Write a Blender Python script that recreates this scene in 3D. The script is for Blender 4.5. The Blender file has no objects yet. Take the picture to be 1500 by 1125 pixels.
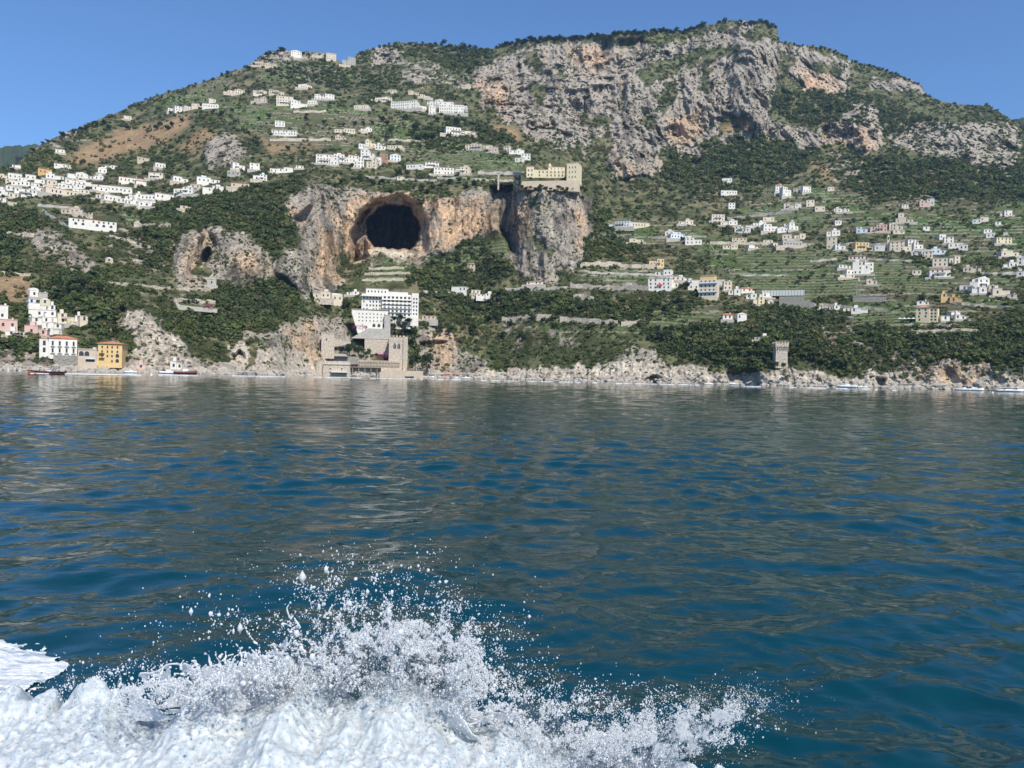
import bpy, math, random
import numpy as np
from mathutils import Vector, Matrix
random.seed(7); rng = np.random.default_rng(7)
S = bpy.context.scene
COL = S.collection
F = 1127.0; H = 2.3
PITCH = math.radians(-0.57); ROLL = math.radians(1.22)

# ------------------------------------------------------------------ camera
fwd = Vector((0, math.cos(PITCH), math.sin(PITCH)))
up0 = Vector((0, -math.sin(PITCH), math.cos(PITCH)))
rt0 = Vector((1, 0, 0))
rt = math.cos(ROLL)*rt0 + math.sin(ROLL)*up0
up = -math.sin(ROLL)*rt0 + math.cos(ROLL)*up0
cam_d = bpy.data.cameras.new('camera'); cam = bpy.data.objects.new('camera', cam_d); COL.objects.link(cam)
cam_d.sensor_width = 36; cam_d.lens = 36*F/1500; cam_d.clip_start = 0.1; cam_d.clip_end = 20000
m = Matrix.Identity(4)
for i in range(3):
    m[i][0] = rt[i]; m[i][1] = up[i]; m[i][2] = -fwd[i]
m[2][3] = H
cam.matrix_world = m
S.camera = cam
A_f, A_r, A_u = np.array(fwd), np.array(rt), np.array(up)
def dirs(px, py):
    """unit-horizontal direction for pixels of the 1500 wide photograph"""
    px = np.asarray(px, float); py = np.asarray(py, float)
    u = (px-750)/F; v = (562.5-py)/F
    d = A_f + u[..., None]*A_r + v[..., None]*A_u
    return d/np.hypot(d[..., 0], d[..., 1])[..., None]
def at(px, py, R):
    d = dirs(px, py); R = np.asarray(R, float)
    p = d*R[..., None]; p[..., 2] += H
    return p
def yh(x): return 551.3+(x-750)*0.0213

# ------------------------------------------------------------------ world and light
SUN_EL, SUN_AZ = math.radians(47), math.radians(152)     # azimuth clockwise from +Y: behind the camera, to the right
w = bpy.data.worlds.new('World'); S.world = w; w.use_nodes = True
nt = w.node_tree; nt.nodes.clear()
sky = nt.nodes.new('ShaderNodeTexSky'); sky.sky_type = 'NISHITA'; sky.sun_disc = False
sky.sun_elevation = SUN_EL; sky.sun_rotation = SUN_AZ
sky.altitude = 0; sky.air_density = 1.0; sky.dust_density = 0.0; sky.ozone_density = 10.0
bg = nt.nodes.new('ShaderNodeBackground'); bg.inputs[1].default_value = 0.135
wo = nt.nodes.new('ShaderNodeOutputWorld')
nt.links.new(sky.outputs[0], bg.inputs[0]); nt.links.new(bg.outputs[0], wo.inputs[0])
sd = bpy.data.lights.new('sun', 'SUN'); so = bpy.data.objects.new('sun', sd); COL.objects.link(so)
sd.energy = 4.7; sd.angle = math.radians(0.53); sd.color = (1, 0.925, 0.80)
sv = Vector((math.sin(SUN_AZ)*math.cos(SUN_EL), math.cos(SUN_AZ)*math.cos(SUN_EL), math.sin(SUN_EL)))
so.rotation_euler = sv.to_track_quat('Z', 'Y').to_euler()
S.view_settings.view_transform = 'Standard'; S.view_settings.look = 'None'
S.view_settings.exposure = 0.28; S.view_settings.gamma = 1
S.cycles.volume_bounces = 0; S.cycles.max_bounces = 8; S.cycles.diffuse_bounces = 6; S.cycles.transparent_max_bounces = 8

# ------------------------------------------------------------------ materials
def mat(name, col, rough=0.9, attr=None, noise=0, nscale=1.0, bump=0, bscale=1.0, spec=0.3, metal=0, bdist=1.0, contrast=(0.6, 1.35)):
    M = bpy.data.materials.new(name); M.use_nodes = True
    t = M.node_tree; b = t.nodes['Principled BSDF']
    b.inputs['Roughness'].default_value = rough; b.inputs['Metallic'].default_value = metal
    b.inputs['Specular IOR Level'].default_value = spec
    b.inputs['Base Color'].default_value = (*col, 1)
    tc = t.nodes.new('ShaderNodeTexCoord')
    src = None
    if attr:
        a = t.nodes.new('ShaderNodeAttribute'); a.attribute_name = attr; src = a.outputs['Color']
    if noise:
        n = t.nodes.new('ShaderNodeTexNoise'); n.inputs['Scale'].default_value = nscale; n.inputs['Detail'].default_value = 6; n.inputs['Roughness'].default_value = 0.65
        t.links.new(tc.outputs['Object'], n.inputs['Vector'])
        r = t.nodes.new('ShaderNodeMapRange'); r.inputs[1].default_value = 0.3; r.inputs[2].default_value = 0.7
        r.inputs[3].default_value = 1+(contrast[0]-1)*noise; r.inputs[4].default_value = 1+(contrast[1]-1)*noise
        t.links.new(n.outputs[0], r.inputs[0])
        mx = t.nodes.new('ShaderNodeVectorMath'); mx.operation = 'SCALE'
        if src: t.links.new(src, mx.inputs[0])
        else: mx.inputs[0].default_value = col
        t.links.new(r.outputs[0], mx.inputs['Scale']); src = mx.outputs[0]
    if src: t.links.new(src, b.inputs['Base Color'])
    if bump:
        n = t.nodes.new('ShaderNodeTexNoise'); n.inputs['Scale'].default_value = bscale; n.inputs['Detail'].default_value = 8; n.inputs['Roughness'].default_value = 0.7
        t.links.new(tc.outputs['Object'], n.inputs['Vector'])
        bp = t.nodes.new('ShaderNodeBump'); bp.inputs['Strength'].default_value = bump; bp.inputs['Distance'].default_value = bdist
        t.links.new(n.outputs[0], bp.inputs['Height']); t.links.new(bp.outputs[0], b.inputs['Normal'])
    return M

# ------------------------------------------------------------------ noise
def _h(ix, iy, iz, seed):
    with np.errstate(over='ignore'):
        h = (ix.astype(np.uint32)*np.uint32(374761393) + iy.astype(np.uint32)*np.uint32(668265263)
             + iz.astype(np.uint32)*np.uint32(2246822519) + np.uint32(seed*3266489917 & 0xffffffff))
        h = (h ^ (h >> np.uint32(13)))*np.uint32(1274126177)
        h = (h ^ (h >> np.uint32(16)))*np.uint32(2654435761)
        h ^= h >> np.uint32(15)
    return h.astype(np.float64)/4294967295.0
def vn(x, y, z, seed=0):
    xi = np.floor(x); yi = np.floor(y); zi = np.floor(z)
    fx, fy, fz = x-xi, y-yi, z-zi
    xi = xi.astype(np.int64)+100000; yi = yi.astype(np.int64)+100000; zi = zi.astype(np.int64)+100000
    ux, uy, uz = fx*fx*(3-2*fx), fy*fy*(3-2*fy), fz*fz*(3-2*fz)
    r = 0
    for dx in (0, 1):
        for dy in (0, 1):
            for dz in (0, 1):
                wgt = (ux if dx else 1-ux)*(uy if dy else 1-uy)*(uz if dz else 1-uz)
                r = r + wgt*_h(xi+dx, yi+dy, zi+dz, seed)
    return r
def fbm(x, y, z, o=4, seed=0, g=0.5):
    r = 0; a = 1; s = 0
    for k in range(o):
        r = r + a*vn(x*2**k, y*2**k, z*2**k, seed+k); s += a; a *= g
    return r/s
def ridged(x, y, z, o=4, seed=0):
    r = 0; a = 1; s = 0
    for k in range(o):
        r = r + a*(1-np.abs(2*vn(x*2**k, y*2**k, z*2**k, seed+k)-1))**1.5; s += a; a *= 0.5
    return r/s
def ss(a, b, x):
    t = np.clip((x-a)/(b-a), 0, 1); return t*t*(3-2*t)

# ------------------------------------------------------------------ object helpers
def link(o, parent=None):
    COL.objects.link(o)
    if parent: o.parent = parent
    return o
def meta(o, label=None, cat=None, group=None, kind=None):
    if label: o['label'] = label
    if cat: o['category'] = cat
    if group: o['group'] = group
    if kind: o['kind'] = kind
    return o
def empty(name, loc, rz, label, cat, group=None):
    o = bpy.data.objects.new(name, None); o.location = loc; o.rotation_euler = (0, 0, rz); o.empty_display_size = 1
    link(o); return meta(o, label, cat, group)
def npmesh(name, V, Fc, mats, colattr=None, smooth=False):
    """V (n,3), Fc (m,k) constant-size faces"""
    V = np.ascontiguousarray(V, dtype=np.float32); Fc = np.ascontiguousarray(Fc, dtype=np.int32)
    me = bpy.data.meshes.new(name); k = Fc.shape[1]
    me.vertices.add(len(V)); me.vertices.foreach_set('co', V.ravel())
    me.loops.add(Fc.size); me.loops.foreach_set('vertex_index', Fc.ravel())
    me.polygons.add(len(Fc)); me.polygons.foreach_set('loop_start', np.arange(0, Fc.size, k, dtype=np.int32))
    me.polygons.foreach_set('loop_total', np.full(len(Fc), k, dtype=np.int32))
    me.polygons.foreach_set('use_smooth', np.full(len(Fc), smooth))
    if colattr is not None:
        a = me.color_attributes.new('Col', 'FLOAT_COLOR', 'POINT')
        c = np.ones((len(V), 4), np.float32); c[:, :3] = colattr; a.data.foreach_set('color', c.ravel())
    for mm in (mats if isinstance(mats, (list, tuple)) else [mats]): me.materials.append(mm)
    me.update(calc_edges=True); return me
class MB:
    def __init__(s): s.v = []; s.f = []
    def box(s, x0, x1, y0, y1, z0, z1, taper=0):
        n = len(s.v); t = taper
        s.v += [(x0, y0, z0), (x1, y0, z0), (x1, y1, z0), (x0, y1, z0), (x0+t, y0+t, z1), (x1-t, y0+t, z1), (x1-t, y1-t, z1), (x0+t, y1-t, z1)]
        s.f += [(n, n+3, n+2, n+1), (n+4, n+5, n+6, n+7), (n, n+1, n+5, n+4), (n+1, n+2, n+6, n+5), (n+2, n+3, n+7, n+6), (n+3, n, n+4, n+7)]
        return s
    def poly(s, pts, faces):
        n = len(s.v); s.v += [tuple(p) for p in pts]; s.f += [tuple(n+i for i in f) for f in faces]; return s
    def prism(s, prof, y0, y1):
        """profile in xz (counter-clockwise seen from -y), extruded along y"""
        n = len(prof)
        return s.poly([(x, y0, z) for x, z in prof]+[(x, y1, z) for x, z in prof],
                      [tuple(range(n)), tuple(range(2*n-1, n-1, -1))]+[(i, i+n, (i+1) % n+n, (i+1) % n) for i in range(n)])
    def hip(s, x0, x1, y0, y1, z, h, o=0.4):
        x0 -= o; x1 += o; y0 -= o; y1 += o; r = min(x1-x0, y1-y0)/2*0.8
        if x1-x0 >= y1-y0: a = (x0+r, (y0+y1)/2, z+h); b = (x1-r, (y0+y1)/2, z+h); fs = [(0, 1, 5, 4), (1, 2, 5), (2, 3, 4, 5), (3, 0, 4)]
        else: a = ((x0+x1)/2, y0+r, z+h); b = ((x0+x1)/2, y1-r, z+h); fs = [(0, 1, 4), (1, 2, 5, 4), (2, 3, 5), (3, 0, 4, 5)]
        s.poly([(x0, y0, z), (x1, y0, z), (x1, y1, z), (x0, y1, z), a, b], fs+[(3, 2, 1, 0)])
        return s.box(x0, x1, y0, y1, z-0.25, z-0.005)
    def cyl(s, x, y, z0, z1, r0, r1=None, n=10, caps=True, dx=0, dy=0):
        r1 = r0 if r1 is None else r1; k = len(s.v)
        for zz, r, ox, oy in ((z0, r0, 0, 0), (z1, r1, dx, dy)):
            s.v += [(x+ox+r*math.cos(2*math.pi*i/n), y+oy+r*math.sin(2*math.pi*i/n), zz) for i in range(n)]
        s.f += [(k+i, k+(i+1) % n, k+n+(i+1) % n, k+n+i) for i in range(n)]
        if caps: s.f += [tuple(k+n-1-i for i in range(n)), tuple(k+n+i for i in range(n))]
        return s
    def tube(s, pts, rad, n=6):
        k0 = len(s.v); m_ = len(pts)
        for i, p in enumerate(pts):
            p = Vector(p); d = (Vector(pts[min(i+1, m_-1)])-Vector(pts[max(i-1, 0)]))
            if d.length < 1e-6: d = Vector((0, 0, 1))
            d.normalize(); a = d.orthogonal().normalized(); b = d.cross(a); r = rad[i] if hasattr(rad, '__len__') else rad
            for j in range(n):
                an = 2*math.pi*j/n; s.v.append(tuple(p+a*(r*math.cos(an))+b*(r*math.sin(an))))
        for i in range(m_-1):
            for j in range(n): s.f.append((k0+i*n+j, k0+i*n+(j+1) % n, k0+(i+1)*n+(j+1) % n, k0+(i+1)*n+j))
        s.f += [tuple(k0+n-1-j for j in range(n)), tuple(k0+(m_-1)*n+j for j in range(n))]
        return s
    def mesh(s, name, M, smooth=False):
        me = bpy.data.meshes.new(name); me.from_pydata(s.v, [], s.f); me.materials.append(M)
        if smooth:
            for p in me.polygons: p.use_smooth = True
        me.update(); return me
    def build(s, name, M, parent=None, smooth=False):
        return link(bpy.data.objects.new(name, s.mesh(name, M, smooth)), parent)

# ------------------------------------------------------------------ region rasters (where rock, woods, terraces and dry grass lie on the mountain)
X0, Y0, RW, RH = -260, 10, 2030, 580
gx, gy = np.meshgrid(np.arange(X0, X0+RW)+0.0, np.arange(Y0, Y0+RH)+0.0)
wxn = (fbm(gx*0.05, gy*0.05, gx*0, 4, 3)-0.5)*26; wyn = (fbm(gx*0.05, gy*0.05, gx*0, 4, 13)-0.5)*22
wxn += (fbm(gx*0.22, gy*0.22, gx*0, 3, 23)-0.5)*16; wyn += (fbm(gx*0.22, gy*0.22, gx*0, 3, 33)-0.5)*16
WX, WY = gx+wxn, gy+wyn
def inpoly(P, X, Y):
    c = np.zeros(X.shape, bool); n = len(P)
    for i in range(n):
        x1, y1 = P[i]; x2, y2 = P[(i+1) % n]
        if y1 == y2: continue
        cond = ((y1 > Y) != (y2 > Y))
        c ^= cond & (X < (x2-x1)*(Y-y1)/(y2-y1)+x1)
    return c
def raster(polys, warp=1.0):
    out = np.zeros(gx.shape)
    for P in polys:
        v = 1.0
        if isinstance(P, tuple): v, P = P
        xs = [p[0] for p in P]; ys = [p[1] for p in P]
        a = max(0, int(min(xs))-X0-20); b = min(RW, int(max(xs))-X0+20); c = max(0, int(min(ys))-Y0-20); d = min(RH, int(max(ys))-Y0+20)
        X = gx[c:d, a:b]+wxn[c:d, a:b]*warp; Y = gy[c:d, a:b]+wyn[c:d, a:b]*warp
        k = inpoly(P, X, Y); out[c:d, a:b][k] = v
    return out
def blur(a, r):
    for ax in (0, 1):
        for _ in range(2):
            p = np.pad(a, [(r+1, r) if i == ax else (0, 0) for i in (0, 1)], mode='edge'); c = np.cumsum(p, ax)
            n = a.shape[ax]
            a = (np.take(c, np.arange(2*r+1, 2*r+1+n), ax)-np.take(c, np.arange(0, n), ax))/(2*r+1)
    return a
def samp(a, x, y):
    x = np.clip(np.asarray(x, float)-X0, 0, RW-1.001); y = np.clip(np.asarray(y, float)-Y0, 0, RH-1.001)
    i = x.astype(int); j = y.astype(int); fx = x-i; fy = y-j
    return (a[j, i]*(1-fx)+a[j, i+1]*fx)*(1-fy)+(a[j+1, i]*(1-fx)+a[j+1, i+1]*fx)*fy

ROCK = [
 [(690,112),(720,88),(755,70),(830,63),(880,60),(960,56),(1010,50),(1060,42),(1085,30),(1138,48),(1140,110),(1125,170),(1150,180),(1185,190),(1232,176),(1255,150),(1275,150),(1292,172),(1300,212),(1270,222),(1230,212),(1190,222),(1150,205),(1120,192),(1085,202),(1055,215),(1032,228),(1022,240),(1000,228),(975,220),(962,225),(968,255),(930,264),(895,264),(882,238),(860,232),(850,205),(830,212),(800,208),(770,192),(745,180),(715,168),(695,142)],
 [(1142,62),(1180,68),(1210,85),(1243,84),(1248,132),(1225,136),(1180,132),(1150,112)],
 [(1262,115),(1320,118),(1355,124),(1362,138),(1310,135),(1270,125)],
 (0.75, [(1300,192),(1340,180),(1400,178),(1450,178),(1492,178),(1498,200),(1490,235),(1480,268),(1440,255),(1400,240),(1340,222),(1310,216)]),
 (0.45, [(1200,228),(1262,225),(1270,265),(1215,270)]),
 # cave cliff and headland
 [(418,305),(432,282),(462,268),(520,272),(580,284),(640,284),(700,278),(760,270),(800,272),(850,270),(868,290),(866,330),(862,372),(842,395),(790,412),(756,405),(748,372),(735,345),(715,342),(690,352),(655,368),(625,385),(590,380),(560,372),(520,384),(503,405),(492,425),(452,440),(425,412),(400,400),(415,375),(440,350),(432,325)],
 [(256,350),(285,335),(320,330),(352,338),(372,362),(402,372),(412,410),(360,415),(320,412),(300,420),(262,425),(252,400)],
 (0.7, [(30,345),(70,338),(112,352),(148,398),(128,408),(95,395),(55,375)]),
 (0.5, [(150,340),(190,335),(235,380),(240,420),(200,400),(160,370)]),
 # shore
 [(-260,520),(0,505),(60,515),(120,512),(150,528),(172,455),(205,458),(228,462),(262,492),(285,520),(300,532),(330,510),(360,488),(400,478),(440,462),(500,465),(520,500),(560,548),(560,570),(-260,570)],
 (0.9, [(610,475),(650,478),(668,505),(690,520),(715,534),(720,544),(760,540),(800,537),(850,535),(900,528),(920,505),(950,510),(985,535),(1040,541),(1062,550),(1100,550),(1115,542),(1160,540),(1215,551),(1290,548),(1330,534),(1380,527),(1440,531),(1480,543),(1600,530),(1770,530),(1770,590),(600,590)]),
 (0.5, [(730,480),(800,478),(860,500),(830,525),(760,520)]),
 (0.6, [(1190,475),(1240,480),(1260,500),(1225,520),(1195,500)]),
 (0.5, [(1270,500),(1300,480),(1440,500),(1440,520),(1330,530),(1270,530)]),
 # crags
 [(302,205),(325,195),(345,205),(362,228),(345,240),(318,250),(300,235)],
 (0.7, [(372,92),(385,80),(420,72),(490,80),(505,90),(440,88),(400,98),(370,98)]),
 [(542,78),(560,68),(590,72),(585,88),(555,92),(540,86)],
 (0.55, [(560,92),(620,92),(665,105),(700,118),(700,135),(640,125),(590,118)]),
 (0.5, [(0,240),(60,205),(110,188),(140,180),(120,205),(60,225),(0,252)]),
 (0.4, [(800,395),(960,385),(960,425),(800,425)]),
 (0.45, [(540,385),(590,380),(600,415),(535,415)]),
]
GREENIN = [ # green ledges inside the rock
 [(930,104),(960,90),(1000,80),(1050,64),(1085,60),(1083,72),(1045,84),(1010,98),(985,112),(960,112),(945,126),(935,120)], [(905,60),(960,54),(1030,42),(1030,54),(960,64),(905,70)], [(962,140),(976,118),(990,124),(984,158),(968,165)], [(1022,95),(1045,90),(1040,128),(1026,138)], [(770,130),(790,120),(800,150),(785,165)], [(700,155),(730,165),(765,192),(740,190)], [(868,205),(890,185),(900,215),(882,240),(865,230)], [(940,165),(960,170),(950,190),(930,182)], [(1020,215),(1040,205),(1060,190),(1062,205),(1030,228)], [(820,100),(828,98),(830,120),(822,122)],
 [(848,172),(880,166),(900,172),(895,186),(862,188)],
 [(1052,190),(1070,172),(1100,168),(1110,180),(1080,195)],
 [(1140,80),(1165,92),(1150,112),(1135,108)], [(1085,45),(1138,42),(1138,56),(1100,60)],
 [(780,70),(805,92),(790,110),(765,100)], [(1195,90),(1240,100),(1230,112),(1195,105)],
 [(470,268),(520,270),(600,288),(640,292),(700,275),(700,268),(600,264)],
 [(778,288),(790,296),(786,312),(779,306)], [(776,350),(786,346),(800,360),(812,366),(806,376),(786,370)], [(800,268),(830,268),(828,276),(805,280)],
 [(545,390),(620,388),(690,352),(740,348),(746,372),(745,400),(690,405),(560,415)],
 [(282,388),(308,388),(312,404),(285,404)],
 [(490,380),(512,372),(515,395),(498,405)],
 [(170,478),(195,478),(205,505),(185,515)], [(300,500),(330,505),(345,530),(310,535)], [(360,500),(375,495),(378,535),(355,538)],
]
WOOD = [
 [(868,288),(900,322),(930,358),(948,388),(870,402),(848,388)],
 [(200,312),(300,288),(400,270),(452,262),(418,300),(430,345),(402,372),(372,355),(300,330),(262,345),(250,385),(200,400),(190,340)],
 [(320,425),(400,412),(440,432),(430,468),(340,490),(270,490),(232,455),(252,445)],
 [(75,400),(150,398),(180,440),(168,500),(120,470),(75,430)], [(-260,310),(40,310),(90,330),(60,345),(30,345),(20,390),(40,400),(-260,400)],
 [(600,405),(700,350),(745,372),(750,402),(700,420),(620,440)], [(605,470),(640,470),(650,480),(640,545),(600,540)],
 [(940,490),(1060,470),(1130,480),(1250,500),(1270,540),(1180,530),(1100,545),(1000,525)],
 [(1030,205),(1120,195),(1200,228),(1150,272),(1060,272),(970,264),(970,240)],
 [(640,420),(760,425),(900,440),(1020,445),(1010,470),(900,480),(760,475),(650,465)],
 [(1100,440),(1200,440),(1210,480),(1120,490)], [(1250,480),(1500,470),(1770,470),(1770,530),(1500,535),(1300,525)],
 [(560,68),(730,70),(700,112),(660,100),(600,85)], [(1300,195),(1200,200),(1210,150),(1300,150),(1400,190)],
 [(1130,130),(1200,140),(1250,135),(1290,150),(1240,175),(1180,180),(1130,165)],
 [(380,95),(500,92),(560,110),(600,130),(500,130),(400,118)], [(0,500),(60,490),(70,520),(0,515)],
 [(1240,235),(1500,240),(1770,240),(1770,300),(1400,290),(1280,300)], [(600,190),(720,180),(760,205),(740,230),(610,215)],
]
TERR = [
 [(1050,350),(1250,370),(1420,400),(1470,440),(1330,440),(1180,435),(1060,415),(1040,380)],
 [(880,320),(1010,330),(1060,350),(1040,372),(930,360)], [(1240,440),(1430,440),(1440,490),(1350,492),(1250,490)],
 [(1120,270),(1500,300),(1770,310),(1770,400),(1400,380),(1250,340),(1080,310)], [(850,385),(960,390),(960,420),(850,412)],
 [(330,150),(560,155),(640,200),(640,240),(560,215),(420,215),(350,190)], [(620,195),(770,215),(770,245),(640,250)],
 [(535,385),(600,382),(605,418),(530,420)], [(260,415),(320,412),(320,450),(260,450)], [(180,310),(240,310),(250,335),(180,335)],
 [(740,455),(940,470),(940,492),(740,482)], [(940,440),(1060,450),(1100,480),(960,485)], [(400,90),(560,100),(560,125),(380,120)],
 [(230,150),(330,110),(340,160),(270,170)],
]
DRY = [
 [(100,238),(130,205),(170,188),(230,176),(282,168),(265,200),(205,225),(125,242)], [(262,220),(300,188),(318,190),(300,215),(270,225)],
 [(350,160),(480,162),(560,172),(560,182),(440,182),(350,178)], [(720,175),(760,190),(765,208),(730,198)],
 [(1185,235),(1200,240),(1230,265),(1210,268)], [(-20,400),(40,400),(40,440),(0,440)], [(620,485),(660,480),(675,520),(630,540)],
 [(380,200),(470,205),(470,222),(390,222)], [(1060,185),(1110,172),(1110,182),(1070,195)],
]
WARM = [
 (0.85, [(500,284),(712,282),(718,338),(640,370),(600,380),(555,370),(505,400),(470,420),(455,380),(470,340),(480,290)]), (0.8, [(424,308),(440,300),(452,335),(430,330)]),
 (0.6, [(342,372),(400,375),(400,408),(345,405)]), (0.75, [(755,292),(775,300),(772,345),(755,350)]), (0.8, [(845,310),(864,300),(864,365),(848,372)]),
 (0.7, [(415,470),(450,468),(475,520),(470,545),(430,520)]), (0.7, [(632,500),(662,490),(672,520),(640,545)]),
 (0.8, [(690,120),(740,118),(745,180),(700,150)]), (0.6, [(840,75),(880,68),(900,95),(850,110)]), (0.7, [(980,165),(1020,160),(1030,200),(985,215)]),
 (0.8, [(1175,100),(1240,120),(1230,134),(1170,128)]), (0.6, [(1200,200),(1300,190),(1300,215),(1200,218)]),
 (0.7, [(1210,530),(1240,525),(1245,570),(1215,570)]), (0.8, [(1335,540),(1440,530),(1440,572),(1330,572)]), (0.8, [(1205,490),(1225,485),(1230,515),(1208,515)]),
 (0.6, [(755,485),(800,482),(800,500),(755,500)]), (0.5, [(890,240),(960,240),(960,262),(890,262)]), (0.6, [(290,340),(305,340),(300,400),(270,420),(272,370)]), (0.6,[(740,525),(760,525),(755,550),(735,550)]),
]
PALE = [[(-260,535),(560,544),(560,590),(-260,590)], [(172,455),(205,458),(262,492),(290,540),(200,545)],
        [(700,540),(900,528),(985,535),(1060,546),(1200,546),(1320,551),(1770,551),(1770,590),(680,590)], [(330,500),(500,520),(520,560),(330,560)]]
VINE = [[(1085,405),(1250,400),(1262,436),(1180,435),(1090,425)],[(1075,360),(1250,362),(1238,384),(1100,394),(1075,380)],[(1275,385),(1320,382),(1335,400),(1400,430),(1300,425),(1270,410)],[(872,376),(950,388),(945,397),(862,388)],[(620,380),(745,350),(748,378),(690,398),(640,396)],[(1125,300),(1210,320),(1210,335),(1120,325)],[(960,452),(1050,462),(1030,478),(950,480)],[(700,235),(770,238),(765,252),(700,250)],[(255,448),(300,455),(300,470),(250,468)],[(590,480),(640,478),(640,490),(595,492)],[(1240,448),(1330,455),(1320,480),(1250,480)],[(1440,395),(1500,395),(1500,425),(1445,415)],[(620,225),(700,222),(700,240),(640,245)]]
SAND = [[(518,384),(530,372),(552,364),(575,366),(610,370),(600,376),(560,372),(535,380),(520,390)]]
m_rock = blur(np.clip(raster(ROCK)-raster(GREENIN)*0.9, 0, 1), 1)
m_wood = blur(raster(WOOD), 3); m_terr = blur(raster(TERR), 3); m_dry = blur(raster(DRY), 3); m_warm = blur(raster(WARM, 1.3), 6); m_pale = blur(raster(PALE), 3); m_rb = blur(m_rock, 7); m_vine = blur(raster(VINE, .6), 2); m_sand = blur(raster(SAND, .4), 1)

# ------------------------------------------------------------------ distances
PROF = {
 -260: [(545,440),(500,465),(450,520),(400,600),(340,720),(300,900),(280,1000)],
 0: [(545,440),(520,448),(480,480),(440,520),(400,560),(345,640),(300,760),(270,860),(250,1000)],
 100: [(547,445),(525,452),(480,490),(440,530),(405,570),(350,600),(330,660),(300,760),(260,880),(235,1000),(190,1150)],
 200: [(548,450),(500,468),(460,480),(440,520),(400,570),(350,640),(310,730),(270,840),(240,950),(152,1250)],
 300: [(549,460),(520,478),(470,520),(440,560),(415,590),(340,612),(310,690),(280,770),(240,860),(190,960),(120,1300)],
 400: [(550,480),(520,498),(460,540),(420,600),(340,640),(290,700),(260,780),(230,860),(150,1080),(73,1350)],
 460: [(551,540),(530,556),(480,575),(440,610),(425,640),(280,690),(265,745),(235,850),(150,1080),(85,1350)],
 500: [(552,565),(545,572),(480,600),(440,640),(420,680),(400,705),(290,728),(272,750),(245,820),(150,1080),(90,1350)],
 600: [(554,570),(545,580),(480,610),(440,640),(400,680),(380,705),(285,728),(265,760),(240,840),(150,1080),(110,1200),(60,1400)],
 700: [(556,585),(530,605),(480,640),(440,670),(400,700),(350,716),(285,728),(262,760),(240,820),(180,1000),(165,1110),(70,1350)],
 738: [(556,588),(530,605),(480,635),(440,652),(400,668),(370,684),(350,704),(285,726),(262,762),(240,820),(180,1000),(165,1110),(65,1350)],
 780: [(557,560),(520,590),(470,620),(430,645),(410,668),(340,700),(275,735),(258,770),(240,820),(220,900),(190,1080),(60,1300)],
 860: [(559,540),(525,560),(470,600),(420,640),(400,665),(340,790),(275,900),(255,960),(240,1000),(215,1060),(50,1300)],
 900: [(560,530),(520,550),(460,600),(410,650),(390,720),(340,850),(300,930),(265,990),(250,1010),(60,1270)],
 1000: [(562,520),(520,545),(470,590),(430,625),(400,700),(350,820),(300,950),(240,1070),(200,1130),(42,1330)],
 1100: [(564,510),(535,520),(500,540),(460,590),(430,640),(400,720),(350,840),(300,960),(250,1080),(200,1170),(30,1340)],
 1200: [(566,505),(535,515),(500,540),(460,600),(430,650),(400,720),(350,830),(300,950),(250,1080),(215,1180),(170,1240),(130,1350),(70,1470)],
 1300: [(568,500),(530,515),(480,550),(450,610),(400,720),(350,830),(300,960),(250,1100),(215,1200),(180,1270),(103,1550)],
 1400: [(570,500),(525,515),(480,550),(440,630),(400,720),(350,850),(300,1000),(250,1150),(230,1200),(180,1270),(153,1500)],
 1500: [(572,500),(525,515),(480,555),(440,640),(400,730),(350,860),(300,1010),(260,1150),(240,1200),(180,1400)],
 1770: [(577,500),(525,520),(480,560),(440,640),(400,730),(350,860),(300,1010),(260,1150)],
}
kx = np.array(sorted(PROF)); ys_ = np.arange(Y0, Y0+RH)
tab = np.array([np.interp(ys_, [a for a, b in PROF[k]][::-1], [b for a, b in PROF[k]][::-1]) for k in kx])   # (nk, RH)
base = np.empty(gx.shape)
xs_ = np.arange(X0, X0+RW)
for j in range(RH): base[j] = np.interp(xs_, kx, tab[:, j])
base = blur(base, 5)
# headland with the convent, standing in front of the valley
def setR(P, R, r=1, warp=0.25):
    global base
    mk = blur(raster([P], warp), r); base = base*(1-mk)+R*mk
setR([(754,272),(850,268),(866,280),(869,300),(866,340),(862,375),(845,396),(800,412),(756,408),(752,340)], 664+(400-gy)*0.22+((gx-805)/60)**2*14, 1, 0.18)
setR([(760,255),(852,255),(850,274),(760,276)], 698+(270-gy)*2.2, 1, 0.1)
def addR(P, d, r=2, warp=0.3):
    global base
    base = base+blur(raster([P], warp), r)*d
addR([(718,274),(752,270),(756,372),(748,370),(738,350),(724,330)], 40, 2)                       # gully beside the headland
addR([(515,388),(515,345),(528,312),(552,293),(585,285),(612,300),(626,328),(624,372),(600,364),(560,366),(535,378)], 24, 3, 0.2); addR([(514,390),(516,345),(530,312),(545,300),(538,320),(536,350),(540,380)], 20, 2, .3)   # porch of the cave
addR([(577+39*math.cos(math.radians(a)), min(363, 337-36*math.sin(math.radians(a)))) for a in range(-48, 229, 12)], 150, 1, 0.38); addR([(526,378),(524,355),(532,346),(541,352),(541,372)], -20, 1, .3)   # cave
addR([(292,385),(294,350),(300,335),(314,345),(320,380),(305,388)], 12, 2); addR([(293,386),(297,370),(306,362),(310,372),(302,388)], 16, 1, 0.1)
addR([(430,322),(445,308),(455,300),(460,270),(470,275),(472,300),(460,312),(452,330),(440,328)], 22, 2)
addR([(905,58),(945,60),(940,90),(905,110),(900,90)], 26, 3); addR([(970,188),(990,182),(995,198),(975,203)], 22, 2)
addR([(740,130),(775,128),(770,140),(742,138)], 20, 2); addR([(760,182),(782,180),(782,196),(765,196)], 20, 2)
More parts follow.
